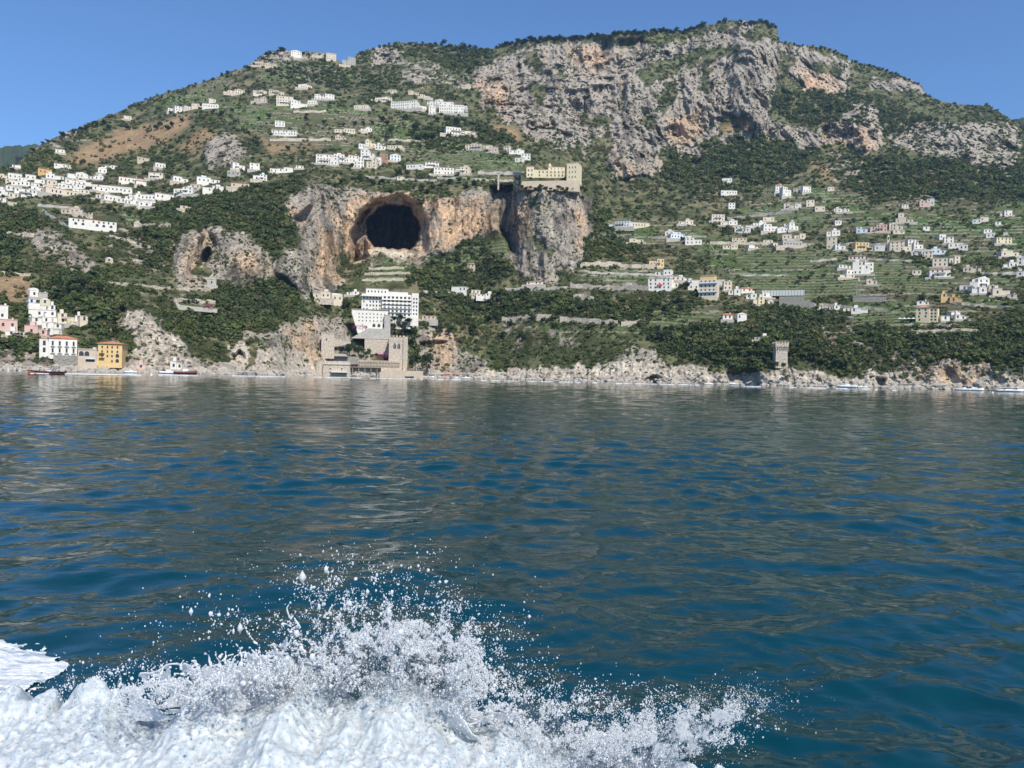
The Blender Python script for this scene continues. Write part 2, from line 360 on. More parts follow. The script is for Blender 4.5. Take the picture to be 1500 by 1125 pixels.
addR([(838,148),(858,148),(862,166),(845,170)], 22, 2); addR([(1203,186),(1218,184),(1215,205),(1203,205)], 20, 2)
addR([(1020,152),(1030,155),(1028,178),(1020,178)], 24, 2); addR([(908,115),(918,110),(915,165),(906,165)], 24, 2)
addR([(340,520),(352,512),(358,525),(345,532)], 10, 1); addR([(943,553),(962,550),(965,564),(945,564)], 9, 1)
addR([(1063,545),(1110,542),(1112,570),(1066,570)], 12, 2); addR([(1286,555),(1298,555),(1298,572),(1286,572)], 8, 1)
addR([(612,500),(655,500),(640,512),(620,512)], 8, 1); addR([(168,450),(185,450),(176,478),(168,500)], 14, 1)
addR([(890,232),(965,232),(968,262),(892,264)], -8, 5, 1.0); addR([(905,190),(955,185),(960,240),(895,240)], -16, 9)
addR([(1255,152),(1278,150),(1298,175),(1298,218),(1240,212)], -24, 5, 1.0); addR([(1080,60),(1138,60),(1138,160),(1120,190),(1085,190),(1070,100)], -34, 6)
addR([(830,60),(900,60),(905,110),(830,120)], 30, 5); addR([(302,205),(325,195),(345,205),(362,228),(345,240),(318,250),(300,235)], -14, 5)
addR([(415,300),(440,345),(452,440),(425,412),(400,400)], -14, 4); addR([(256,350),(300,340),(262,425)], -8, 3)

SKY = [(-260,300),(-100,275),(0,250),(20,243),(40,228),(60,212),(80,202),(100,192),(115,187),(140,177),(170,165),(200,152),(230,140),(270,128),(300,120),(330,107),(360,98),(372,91),(385,81),(400,75),(415,72),(435,76),(470,77),(490,82),(497,91),(512,93),(522,79),(545,71),(580,64),(600,62),(640,65),(660,69),(700,71),(725,70),(740,64),(780,58),(830,56),(870,52),(930,47),(1000,44),(1030,38),(1060,31),(1085,30),(1120,33),(1138,40),(1141,60),(1160,63),(1180,67),(1215,71),(1240,82),(1244,88),(1290,100),(1330,114),(1350,125),(1356,138),(1380,149),(1420,154),(1448,154),(1462,162),(1485,177),(1500,184),(1600,212),(1770,260)]
def ysky(x):
    x = np.asarray(x, float)
    return np.interp(x, [a for a, b in SKY], [b for a, b in SKY])-(fbm(x*0.15, x*0, x*0, 3, 31)-0.5)*3.0
def yshore(x):
    x = np.asarray(x, float)
    R0 = np.interp(x, kx, [PROF[k][0][1] for k in kx])
    return yh(x)+(H+0.8)*F/R0*np.sqrt(1+((x-750)/F)**2)

# ------------------------------------------------------------------ terrain mesh
cx = np.concatenate([np.arange(-255, -12, 6.0), np.arange(-12, 1512, 1.35), np.arange(1512, 1765, 6.0)])
NR = 390
tt = np.linspace(0, 1, NR)
ysh = yshore(cx); ysk = ysky(cx)
PX = np.repeat(cx[None, :], NR, 0); PY = ysh[None, :]+(ysk-ysh)[None, :]*tt[:, None]
R = samp(base, PX, PY)
rk = samp(m_rock, PX, PY); rkb = samp(m_rb, PX, PY)**1.3
P = at(PX, PY, R); x, y, z = P[..., 0], P[..., 1], P[..., 2]
q = y*0.6
cv = np.exp(-(((PX-578)/42)**2+((PY-335)/36)**2)**3)
bigr = (ridged(x*0.022, q*0.022, z*0.006, 3, 41)-0.5)
medr = (ridged(x*0.06, q*0.06, z*0.025, 4, 51)-0.5)
finr = (fbm(x*0.24, q*0.24, z*0.11, 4, 61, 0.62)-0.5)
far = ss(800, 1150, R)
shore = ss(0.0, 0.05, tt)[:, None]
crk = ridged(x*0.10, q*0.10, z*0.028, 3, 57)-0.5
disp = rkb*(-bigr*(16+46*far)*(1-0.7*samp(m_pale, PX, PY))-medr*(10+13*far))+rk*(-crk*(6.0+4.5*far)-finr*(7.5+4*far))
disp += (1-rk)*((fbm(x*0.012, q*0.012, z*0.01, 3, 71)-0.5)*24*ss(600, 800, R)+(fbm(x*0.07, q*0.07, z*0.07, 3, 81)-0.5)*6)
R = R+disp*(1-cv*0.6)
P = at(PX, PY, R); x, y, z = P[..., 0], P[..., 1], P[..., 2]
# colours of the ground itself
def C3(c): return np.array(c)[None, None, :]
n1 = fbm(x*0.03, y*0.03, z*0.03, 4, 91)[..., None]; n2 = fbm(x*0.12, y*0.12, z*0.10, 4, 101, 0.6)[..., None]
st = fbm(x*0.16, y*0.05, z*0.018, 3, 111)[..., None]
wm = samp(m_warm, PX, PY)[..., None]; pl = samp(m_pale, PX, PY)[..., None]; tr = samp(m_terr, PX, PY)[..., None]; dr = samp(m_dry, PX, PY)[..., None]
n3 = fbm(x*0.4, y*0.4, z*0.17, 3, 105, 0.7)[..., None]
rc = C3((0.365, 0.325, 0.272))*(0.58+0.64*n2)*(0.58+0.84*n3)*1.05
wk = np.clip(wm*1.25*ss(0.34, 0.56, n1*0.45+n2*0.55)+0.10*ss(0.55, 0.68, n1), 0, 1)
rc = rc*(1-wk)+C3((0.52, 0.36, 0.23))*(0.6+0.8*n2)*(0.55+0.9*n3)*wk
rc = rc*(1-0.55*ss(0.52, 0.68, st)*(1-pl))
rc = rc*(1-pl)+C3((0.54, 0.475, 0.385))*(0.55+0.8*n2)*(0.5+n3)*pl*(1-wk)+rc*pl*wk
gk = C3((0.095, 0.11, 0.05))*(1-n1)*1.3+C3((0.26, 0.215, 0.13))*n1*0.9*ss(0.42, 0.66, n2)
gk = gk*(1-dr)+C3((0.30, 0.21, 0.12))*(0.55+0.9*n2)*dr
band = ((z+6*fbm(x*0.01, y*0.01, x*0, 2, 121))/5.5) % 1.0
lw = (vn(x*0.03, y*0.03, np.floor(z/5.5)*3.7, 131) > 0.33)
lw2 = vn(x*0.08, y*0.08, np.floor(z/5.5)*2.3, 133) > 0.38
wallm = (band < 0.26)*lw*lw2
tc_ = np.where(wallm[..., None], C3((0.30, 0.27, 0.21))*(0.6+0.8*n2), (C3((0.090, 0.132, 0.045))*(1-ss(.4,.6,n1))+C3((0.12, 0.12, 0.065))*ss(.4,.6,n1))*(0.5+0.9*n2))
gk = gk*(1-tr)+tc_*tr
vm = samp(m_vine, PX, PY)[..., None]; vl = (((z/3.4+vn(x*.02, y*.02, x*0, 141)*2) % 1.0) < .36)[..., None]
gk = gk*(1-vm)+np.where(vl, C3((.22, .20, .13)), C3((.082, .122, .044)))*(.45+1.0*n2)*vm
sm_ = samp(m_sand, PX, PY)[..., None]
rk3 = samp(m_rock, PX, PY)[..., None]
rk3 = ss(0.35, 0.62, rk3*0.8+(n2-0.5)*1.1+0.04)
gc = gk*(1-rk3)+rc*rk3
gc = gc*(1-sm_)+C3((.62, .54, .42))*(.7+.5*n2)*sm_
zz = z[..., None]
wet = 1-ss(0.6, 2.2, zz+n2*1.4); gc = gc*(1-0.75*wet)
Vt = P.reshape(-1, 3); Ct = gc.reshape(-1, 3)
NC = len(cx)
# the slopes behind the skyline and the foot under water
def extra(dR, dz, ref): e = ref.copy(); d = ref[:, :2]/np.linalg.norm(ref[:, :2], axis=1)[:, None]; e[:, :2] += d*dR; e[:, 2] += dz; return e
top = P[-1]; bot = P[0]
rows = [extra(-6, -6, bot)]+[P[i] for i in range(NR)]+[extra(25, -4, top), extra(90, -30, top), extra(260, -140, top), extra(700, -420, top), extra(1400, -900, top)]
cols = [gc[0]*0.3]+[gc[i] for i in range(NR)]+[gk[-1]]*5
Vt = np.concatenate(rows); Ct = np.concatenate(cols); nr = len(rows)
idx = np.arange(nr*NC).reshape(nr, NC)
Ft = np.stack([idx[:-1, :-1], idx[:-1, 1:], idx[1:, 1:], idx[1:, :-1]], -1).reshape(-1, 4)
M_terr = mat('hillside_ground', (.3, .3, .3), 0.95, attr='Col', noise=1, nscale=0.45, bump=0.9, bscale=0.5, spec=0.12, bdist=2.2, contrast=(0.55, 1.45))
mt = npmesh('mountain', Vt, Ft, M_terr, Ct)
meta(link(bpy.data.objects.new('mountain', mt)), 'steep limestone mountain with cliffs, a big cave and green terraces', kind='structure')
def terr(px, py):
    c = np.interp(px, cx, np.arange(NC)); ysn = np.interp(px, cx, ysh); yst = np.interp(px, cx, ysk)
    r = np.clip((ysn-py)/(ysn-yst), 0, 1)*(NR-1)
    i = np.clip(c.astype(int) if hasattr(c, 'astype') else int(c), 0, NC-2); j = np.clip(r.astype(int) if hasattr(r, 'astype') else int(r), 0, NR-2)
    fx = c-i; fy = r-j
    Rr = (R[j, i]*(1-fx)+R[j, i+1]*fx)*(1-fy)+(R[j+1, i]*(1-fx)+R[j+1, i+1]*fx)*fy
    return Rr

# distant hills behind both ends
def far_hill(pts, Rd, label, seed):
    xs = np.linspace(pts[0][0], pts[-1][0], 160); yt = np.interp(xs, [a for a, b in pts], [b for a, b in pts])-(fbm(xs*0.12, xs*0, xs*0, 4, seed)-0.5)*7
    rows = []
    for t in np.linspace(0, 1, 40):
        yy = yh(xs)+6+(yt-yh(xs)-6)*t; RR = Rd+500*t; pp = at(xs, yy, RR+0*xs)
        RR = RR+(ridged(pp[:, 0]*0.008, pp[:, 1]*0.004, pp[:, 2]*0.004, 4, seed)-0.5)*-120; rows.append(at(xs, yy, RR))
    t_ = rows[-1]; rows.append(extra(300, -250, t_)); rows.append(extra(550, -900, t_))
    V = np.concatenate(rows); n = len(xs); I = np.arange(len(V)).reshape(-1, n)
    Fc = np.stack([I[:-1, :-1], I[:-1, 1:], I[1:, 1:], I[1:, :-1]], -1).reshape(-1, 4)
    c = np.array((0.06, 0.075, 0.04))*(0.6+0.8*fbm(V[:, 0]*0.02, V[:, 1]*0.02, V[:, 2]*0.02, 4, seed))[:, None]
    meta(link(bpy.data.objects.new('far_hill', npmesh('far_hill', V, Fc, M_terr, c))), label, kind='structure')
far_hill([(-260,262),(-60,225),(0,217),(20,214),(45,211),(70,212),(110,225),(160,260)], 2100, 'hazy wooded hill far behind the left end of the ridge', 5)
far_hill([(1440,190),(1480,178),(1500,172),(1600,160),(1770,190)], 2300, 'hazy hill far behind the right end of the ridge', 6)
# ------------------------------------------------------------------ sea
WAVES = []
def sea_z(X, Y):
    z = 0; grp = 0.60+0.85*ss(.34, .66, fbm(X*0.20, Y*0.10, X*0, 3, 201))
    for (kxv, kyv, a, p0, kk, p1, lam) in WAVES: z = z+a*(grp if lam < 1.6 else 1)*np.sin(kxv*X+kyv*Y+p0+0.9*np.sin(X*kk*0.11+p1))
    return z
def sea():
    # rings get wider with distance; fine fan in front, coarse behind
    az = np.radians(np.concatenate([np.arange(-180, -60, 3.0), np.arange(-60, -38, 0.5), np.arange(-38, 38, 0.075), np.arange(38, 60, 0.5), np.arange(60, 180.1, 3.0)]))
    r = [0.3]
    while r[-1] < 2850: r.append(r[-1]*(1.0055 if r[-1] > 3.2 else 1.05)+ (0.0 if r[-1] < 60 else r[-1]*0.006*min(1, (r[-1]-60)/200)))
    r = np.array(r)
    A, Rr = np.meshgrid(az, r); X = np.sin(A)*Rr; Y = np.cos(A)*Rr; Z = np.zeros_like(X); DX = np.zeros_like(X); DY = np.zeros_like(X)
    g = np.random.default_rng(11)
    dr = np.maximum(Rr*0.0055, 0.02)
    # drifting groups of waves: smooth patches between livelier ones
    grp = 0.60+0.85*ss(.34, .66, fbm(X*0.20, Y*0.10, X*0, 3, 201))
    for k in range(110):
        lam = 0.16*(50)**(k/109.0); th = math.radians(20)+g.normal(0, 0.7)
        if k % 3 == 0: th = math.radians(-40)+g.normal(0, 0.5)
        kk = 2*math.pi/lam; a = 0.0042*lam*(1.0 if lam < 0.4 else 1.15 if lam < 1.5 else 0.42 if lam < 4 else 0.24)
        kxv, kyv = math.sin(th)*kk, math.cos(th)*kk
        # wavelength seen in the radial direction fixes how far the mesh can carry it
        fade = np.clip((lam/(dr*3.0)-1), 0, 1)
        if lam < 1.6: fade = fade*grp
        p0, p1 = g.uniform(0, 6.28), g.uniform(0, 6); WAVES.append((kxv, kyv, a, p0, kk, p1, lam)); ph = kxv*X+kyv*Y+p0+0.9*np.sin(X*kk*0.11+p1)
        Z += a*fade*np.sin(ph); c = np.cos(ph)*a*fade*0.75; DX += c*math.sin(th); DY += c*math.cos(th)
    X = X+DX; Y = Y+DY
    Z *= ss(0.3, 2, Rr)
    V = np.stack([X, Y, Z], -1).reshape(-1, 3); n = len(az); I = np.arange(V.shape[0]).reshape(-1, n)
    Fc = np.stack([I[:-1, :-1], I[:-1, 1:], I[1:, 1:], I[1:, :-1]], -1).reshape(-1, 4)[:, ::-1]
    M = bpy.data.materials.new('sea_water'); M.use_nodes = True; t = M.node_tree; b = t.nodes['Principled BSDF']
    b.inputs['Base Color'].default_value = (0.0006, 0.036, 0.052, 1); b.inputs['Roughness'].default_value = 0.015; b.inputs['IOR'].default_value = 1.34
    b.inputs['Specular IOR Level'].default_value = 0.5
    geo = t.nodes.new('ShaderNodeNewGeometry'); mp = t.nodes.new('ShaderNodeMapping'); mp.inputs['Scale'].default_value = (1.0, 1.9, 1)
    mp.inputs['Rotation'].default_value = (0, 0, 0.3)
    t.links.new(geo.outputs['Position'], mp.inputs['Vector'])
    prev = None
    for sc, st_, ds in ((14.0, 0.12, 0.004), (2.6, 0.20, 0.024), (0.5, 0.36, 0.16)):
        nz = t.nodes.new('ShaderNodeTexNoise'); nz.inputs['Scale'].default_value = sc; nz.inputs['Detail'].default_value = 4; nz.inputs['Roughness'].default_value = 0.5; nz.inputs['Distortion'].default_value = 0.8
        t.links.new(mp.outputs[0], nz.inputs['Vector'])
        bp = t.nodes.new('ShaderNodeBump'); bp.inputs['Strength'].default_value = st_; bp.inputs['Distance'].default_value = ds
        t.links.new(nz.outputs[0], bp.inputs['Height'])
        if prev: t.links.new(prev.outputs[0], bp.inputs['Normal'])
        prev = bp
    t.links.new(prev.outputs[0], b.inputs['Normal'])
    meta(link(bpy.data.objects.new('sea', npmesh('sea', V, Fc, M, smooth=True))), 'deep blue sea with small waves in front of the coast', kind='structure')
sea()

# ------------------------------------------------------------------ foliage
def leaf_ball(nq, g, lobes, qs, flat=1.0):
    """quads spread over the shells of several lobes; lobes: (cx,cy,cz,r)"""
    V = []; wts = np.array([l[3]**2 for l in lobes]); wts = wts/wts.sum()
    for i in range(nq):
        l = lobes[g.choice(len(lobes), p=wts)]
        d = g.normal(size=3); d[2] = abs(d[2]) if g.random() < 0.7 else d[2]; d /= np.linalg.norm(d)
        rr = l[3]*(0.72+0.34*g.random()); c = np.array(l[:3])+d*rr*np.array([1, 1, flat])
        nn = d+g.normal(size=3)*0.42; nn /= np.linalg.norm(nn)
        a = np.cross(nn, g.normal(size=3)); a /= np.linalg.norm(a); b = np.cross(nn, a); s = qs*(0.6+0.8*g.random()); s2 = s*(0.6+0.5*g.random())
        bend = nn*s*0.35
        V += [c-a*s-bend*g.random(), c-b*s2+bend*0.4, c+a*s-bend*g.random(), c+b*s2+bend*0.4]
    V = np.array(V); return V, np.arange(len(V)).reshape(-1, 4)
M_leaf = mat('scrub_leaves', (.06, .09, .04), 0.8, attr='Col', noise=1, nscale=0.9, spec=0.2, contrast=(0.6, 1.4))
def translucent(M, f=.35):
    t = M.node_tree; b = t.nodes['Principled BSDF']; tr = t.nodes.new('ShaderNodeBsdfTranslucent'); mx = t.nodes.new('ShaderNodeMixShader'); mx.inputs[0].default_value = f
    t.links.new(b.inputs['Base Color'].links[0].from_socket, tr.inputs[0]); t.links.new(b.outputs[0], mx.inputs[1]); t.links.new(tr.outputs[0], mx.inputs[2]); t.links.new(mx.outputs[0], t.nodes['Material Output'].inputs[0]); return M
translucent(M_leaf)
excl = []     # rectangles kept clear for the houses, filled below
HOUSES = []
def scrub():
    g = np.random.default_rng(5)
    protos = []
    for k in range(12):
        L = [(0, 0, 0.45, 0.75)]+[(g.uniform(-.6, .6), g.uniform(-.6, .6), g.uniform(0.1, .7), g.uniform(.35, .55)) for _ in range(3)]
        protos.append(leaf_ball(46, g, L, 0.27))
    N = 95000
    px = g.uniform(-30, 1530, N); v = g.uniform(0, 1, N)
    a0, a1 = np.interp(px, cx, ysh), np.interp(px, cx, ysk); py = a0+(a1-a0)*v
    keep = g.random(N) < (a0-a1)/520.0
    px, py = px[keep], py[keep]
    rkk = samp(m_rock, px, py); wd = samp(m_wood, px, py); trr = samp(m_terr, px, py); drr = samp(m_dry, px, py); pll = samp(m_pale, px, py)
    patch = fbm(px*0.045, py*0.07, px*0, 3, 301)
    dens = 0.22+0.7*ss(0.42, 0.6, patch)
    dens = np.where(trr > 0.5, dens*0.75, dens); dens = np.where(wd > 0.4, 1.0, dens); dens = dens*(1-0.8*drr)
    rp = fbm(px*0.09, py*0.06, px*0, 3, 311)
    vv = samp(m_vine, px, py); dens = dens*(1-.6*vv); dens *= 1-samp(m_sand, px, py)
    dens = dens*(1-rkk)+rkk*(0.26+0.9*ss(0.48, 0.62, rp))*(1-0.8*pll)*(1-.45*samp(m_warm, px, py))
    yv = np.interp(px, cx, ysh)-py; dens *= ss(6, 16, yv)
    keep = g.random(len(px)) < dens
    for (x0, x1, y0, y1) in excl: keep &= ~((px > x0) & (px < x1) & (py > y0) & (py < y1))
    keep &= ~((((px-577)/38)**2+((py-338)/36)**2) < 1)
    keep &= ~((px > 714) & (px < 752) & (py > 282) & (py < 372) & (g.random(len(px)) < 0.85))
    px, py, wd, rkk, trr, drr, patch = [a[keep] for a in (px, py, wd, rkk, trr, drr, patch)]
    RR = terr(px, py); pos = at(px, py, RR+0.6)
    n = len(px)
    size = (1.1+1.5*g.random(n)**2+1.3*(g.random(n) < .07))*(1+0.75*wd*g.random(n)+0.15*wd)*(1-0.35*rkk)*(1-0.25*trr)*(0.85+0.55*ss(650, 1150, RR))
    hue = g.random((n, 1)); dark = np.array((0.080, 0.112, 0.048)); mid = np.array((0.135, 0.165, 0.060)); olive = np.array((0.175, 0.168, 0.078)); brt = np.array((0.14, 0.19, 0.055))
    t = np.clip(patch*2-0.55+g.normal(0, 0.2, n), 0, 1)[:, None]
    col = dark*(1-t)+mid*t
    col = np.where(hue > 0.86, olive, col); col = np.where((hue < 0.1+0.3*trr[:, None]), brt*0.8, col)
    col = col*(1-0.08*wd[:, None]); col = col*(0.72+0.56*g.random((n, 1)))
    col = np.where(drr[:, None] > 0.5, col*0.6+0.4*np.array((0.18, 0.15, 0.08)), col)
    which = g.integers(0, 12, n); rot = g.uniform(0, 6.28, n); Vs = []; Cs = []; 
    for k in range(12):
        s = which == k; V, _ = protos[k]; m_ = s.sum()
        c_, s_ = np.cos(rot[s])[:, None], np.sin(rot[s])[:, None]; sz = size[s][:, None]
        X = (V[None, :, 0]*c_-V[None, :, 1]*s_)*sz+pos[s, 0:1]; Y = (V[None, :, 0]*s_+V[None, :, 1]*c_)*sz+pos[s, 1:2]; Z = V[None, :, 2]*sz*0.95+pos[s, 2:3]
        Vs.append(np.stack([X, Y, Z], -1).reshape(-1, 3))
        qn = len(V)//4; cq = col[s][:, None, :]*(0.8+0.4*g.random((m_, qn, 1))); Cs.append(np.repeat(cq, 4, 1).reshape(-1, 3))
    V = np.concatenate(Vs); C = np.concatenate(Cs)
    o = link(bpy.data.objects.new('scrub', npmesh('scrub', V, np.arange(len(V)).reshape(-1, 4), M_leaf, C)))
    meta(o, 'dense green scrub and low woodland covering the mountain slopes', 'scrub', kind='stuff')
    print('scrub bushes', n)

M_trunk = mat('bark', (0.13, 0.10, 0.075), 0.95)
def crown_mat(n, c): return translucent(mat(n, c, 0.8, noise=1, nscale=0.8, spec=0.2, contrast=(0.6, 1.5)))
MC = {'dark': crown_mat('dark_foliage', (0.054, 0.080, 0.034)), 'mid': crown_mat('green_foliage', (0.075, 0.118, 0.045)), 'olive': crown_mat('olive_foliage', (0.085, 0.10, 0.05)), 'pine': crown_mat('pine_foliage', (0.085, 0.112, 0.038)), 'cyp': crown_mat('cypress_foliage', (0.026, 0.05, 0.026))}
TP = {}
def tree_proto(kind, k):
    g = np.random.default_rng(hash((kind == 'cyp', kind == 'pine', k)) % 9999 if False else (k*17+{'round': 1, 'cyp': 2, 'pine': 3}[kind]))
    tb = MB()
    if kind == 'round':
        L = [(0, 0, 0.62, .26)]+[(g.uniform(-.27, .27), g.uniform(-.27, .27), g.uniform(.42, .8), g.uniform(.13, .21)) for _ in range(7)]
        V, Fc = leaf_ball(420, g, L, .05)
        tb.tube([(0, 0, -0.15), (0.01, 0, 0.2), (-.01, .01, .45), (0, 0, .62)], [.035, .028, .02, .008])
        for j in range(4): a = j*1.6+g.uniform(0, 1); tb.tube([(0, 0, .3+.05*j), (math.cos(a)*.12, math.sin(a)*.12, .45+.05*j), (math.cos(a)*.24, math.sin(a)*.24, .6+.04*j)], [.016, .011, .004], 5)
    elif kind == 'cyp':
        L = [(g.uniform(-.01, .01), 0, .12+.08*i, .115*(1-abs(i-3)/12)*(1 if i < 7 else .6)) for i in range(10)]
        V, Fc = leaf_ball(300, g, L, .035)
        tb.tube([(0, 0, -.15), (0, 0, .3), (0, 0, .85)], [.02, .016, .004])
    else:
        L = [(g.uniform(-.36, .36), g.uniform(-.36, .36), .78+g.uniform(-.05, .08), g.uniform(.14, .22)) for _ in range(9)]+[(0, 0, .85, .2)]
        V, Fc = leaf_ball(420, g, L, .045, 0.5)
        tb.tube([(0, 0, -.2), (.03, 0, .3), (.01, .02, .6), (0, 0, .8)], [.03, .024, .018, .008])
        for j in range(5): a = j*1.26; tb.tube([(0, 0, .5), (math.cos(a)*.2, math.sin(a)*.2, .66), (math.cos(a)*.33, math.sin(a)*.33, .78)], [.014, .01, .004], 5)
    return V, Fc, tb
def tree(kind, px, py, hpx, col, label, group=None, back=0.0):
    k = random.randrange(4); key = (kind, k, col)
    if key not in TP:
        V, Fc, tb = tree_proto(kind, k); TP[key] = (npmesh('crown', V, Fc, MC[col]), tb.mesh('trunk', M_trunk, True))
    Rr = float(terr(np.array([px]), np.array([py]))[0])+back; p = at(px, py, Rr); s = hpx*Rr/F/math.sqrt(1+((px-750)/F)**2)
    nm = {'round': 'broadleaf_tree', 'cyp': 'cypress_tree', 'pine': 'umbrella_pine'}[kind]
    p[2] -= s*(.17 if kind != 'cyp' else .05)
    r = empty(nm, p, random.uniform(0, 6.28), label, 'tree', group); wv = random.uniform(.9, 1.2) if kind != 'cyp' else 1
    r.scale = (s*wv, s*wv, s)
    for nme, me in (('crown', TP[key][0]), ('trunk', TP[key][1])): link(bpy.data.objects.new(nme, me), r)
    return r

# ------------------------------------------------------------------ building materials
def plaster(n, c, st=0.6): return mat(n, c, 0.85, noise=st, nscale=0.35, spec=0.2, contrast=(0.72, 1.12))
MW = {'W': plaster('white_plaster', (.74, .71, .64)), 'C': plaster('cream_plaster', (.66, .58, .45)), 'Y': plaster('yellow_plaster', (.70, .50, .24)), 'O': plaster('ochre_plaster', (.62, .40, .18)),
      'P': plaster('pink_plaster', (.64, .44, .38)), 'T': plaster('tan_plaster', (.55, .46, .35)), 'G': plaster('grey_plaster', (.44, .42, .38), 1), 'B': plaster('bluish_white_plaster', (.66, .72, .78)), 'R': plaster('brown_red_plaster', (.36, .2, .15)), 'L': plaster('lemon_plaster', (.70, .61, .42))}
CN = {'W': 'white', 'C': 'cream', 'Y': 'yellow', 'O': 'ochre', 'P': 'pink', 'T': 'tan', 'G': 'grey', 'B': 'bluish white', 'R': 'brown-red', 'L': 'pale yellow'}
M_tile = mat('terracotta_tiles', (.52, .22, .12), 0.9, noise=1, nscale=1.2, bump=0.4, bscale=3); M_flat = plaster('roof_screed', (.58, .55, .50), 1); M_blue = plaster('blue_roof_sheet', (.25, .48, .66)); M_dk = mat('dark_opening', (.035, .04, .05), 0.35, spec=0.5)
M_frame = mat('window_surround', (.62, .6, .56), 0.7); M_shut = mat('green_shutter', (.07, .13, .10), 0.6); M_wood = mat('weathered_wood', (.30, .21, .14), 0.8, noise=1, nscale=2); M_stone = mat('rubble_stone', (.60, .52, .42), 0.95, noise=1, nscale=0.9, bump=1, bscale=1.5, contrast=(0.55, 1.4)); M_stoneg = mat('grey_rubble_stone', (.33, .31, .27), 0.95, noise=1, nscale=1.1, bump=0.8, bscale=1.5, contrast=(0.55, 1.35))
M_conc = mat('pale_concrete', (.46, .43, .38), 0.9, noise=1, nscale=0.5, contrast=(.75, 1.1)); M_rail = mat('white_railing', (.75, .75, .72), 0.6); M_red = mat('red_awning', (.6, .09, .06), 0.8); M_bou = mat('magenta_blossom', (.28, .03, .12), 0.8, noise=1, nscale=2); M_metal = mat('grey_metal', (.35, .37, .38), 0.5, metal=0.6)
RM = {'f': M_flat, 'r': M_tile, 'b': M_blue, 'g': MW['W'], 'v': MW['W'], 'p': plaster('pinkish_roof', (.62, .42, .36), 1)}
RN = {'f': 'flat-roofed', 'r': 'red-tiled', 'b': 'blue-roofed', 'g': 'gabled', 'v': 'vault-roofed', 'p': 'rosy-roofed'}
WIN = {}
def window(parent, x, y, z, w=1.0, h=1.5, arch=False, shut=False, mat_=None):
    """a real opening look: surround standing proud of the wall with the dark pane set inside it"""
    key = (round(w, 1), round(h, 1), arch, shut)
    if key not in WIN:
        b = MB(); w_, h_ = key[0], key[1]
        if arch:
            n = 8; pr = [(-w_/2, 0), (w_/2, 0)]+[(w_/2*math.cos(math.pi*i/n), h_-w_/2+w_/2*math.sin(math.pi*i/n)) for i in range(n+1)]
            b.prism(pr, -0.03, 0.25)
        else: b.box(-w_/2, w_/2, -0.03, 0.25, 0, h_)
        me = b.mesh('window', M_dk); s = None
        if shut:
            sb = MB().box(-w_/2-w_*.5, -w_/2-.02, -.09, -.005, 0, h_).box(w_/2+.02, w_/2+w_*.5, -.09, -.005, 0, h_); s = sb.mesh('shutters', M_shut)
        else:
            s = MB().box(-w_/2-.12, w_/2+.12, -.16, -.035, -.14, -.01).mesh('sill', M_frame)
        WIN[key] = (me, s)
    me, s = WIN[key]
    o = link(bpy.data.objects.new('window', me), parent); o.location = (x, y, z)
    return o, s
def wgrid(root, w, h, ns, rnd, y=0.0, x0=0.0, z0=0.0, sub=False, dens=3.4, arch0=False, ww=1.0, hh=1.5, shut=False, skip=0.08):
    nc = max(1, int(w/dens)); sh = h/ns; c = 0
    for j in range(ns):
        for i in range(nc):
            if rnd.random() < skip: continue
            x = x0-w/2+w*(i+.5)/nc+(rnd.uniform(-.25, .25) if skip else 0)
            hq = min(hh, sh*.6); o, s = window(root, x, y, z0+sh*j+sh*0.30, ww, hq*(1.25 if arch0 and j == 0 else 1), arch=(arch0 and j == 0), shut=shut)
            if sub: link(bpy.data.objects.new('shutters' if shut else 'sill', s), o)
            c += 1
            if c >= 95: return
def place(px, yb, wpx, hpx, fwdm=2.0, yaw=0.0):
    """frame of a building standing on the mountain at this spot: x to the right, y into the hill, z up"""
    q = np.array([px-wpx*.4, px-wpx*.2, px, px+wpx*.2, px+wpx*.4]); Rr = float(np.min(terr(q, q*0+yb)))-fwdm
    p = at(px, yb, Rr); m_ = Rr/F/math.sqrt(1+((px-750)/F)**2)
    az = math.atan2(p[0], p[1]); return p, -az+yaw, m_, Rr
def front_k(px): return 1.0
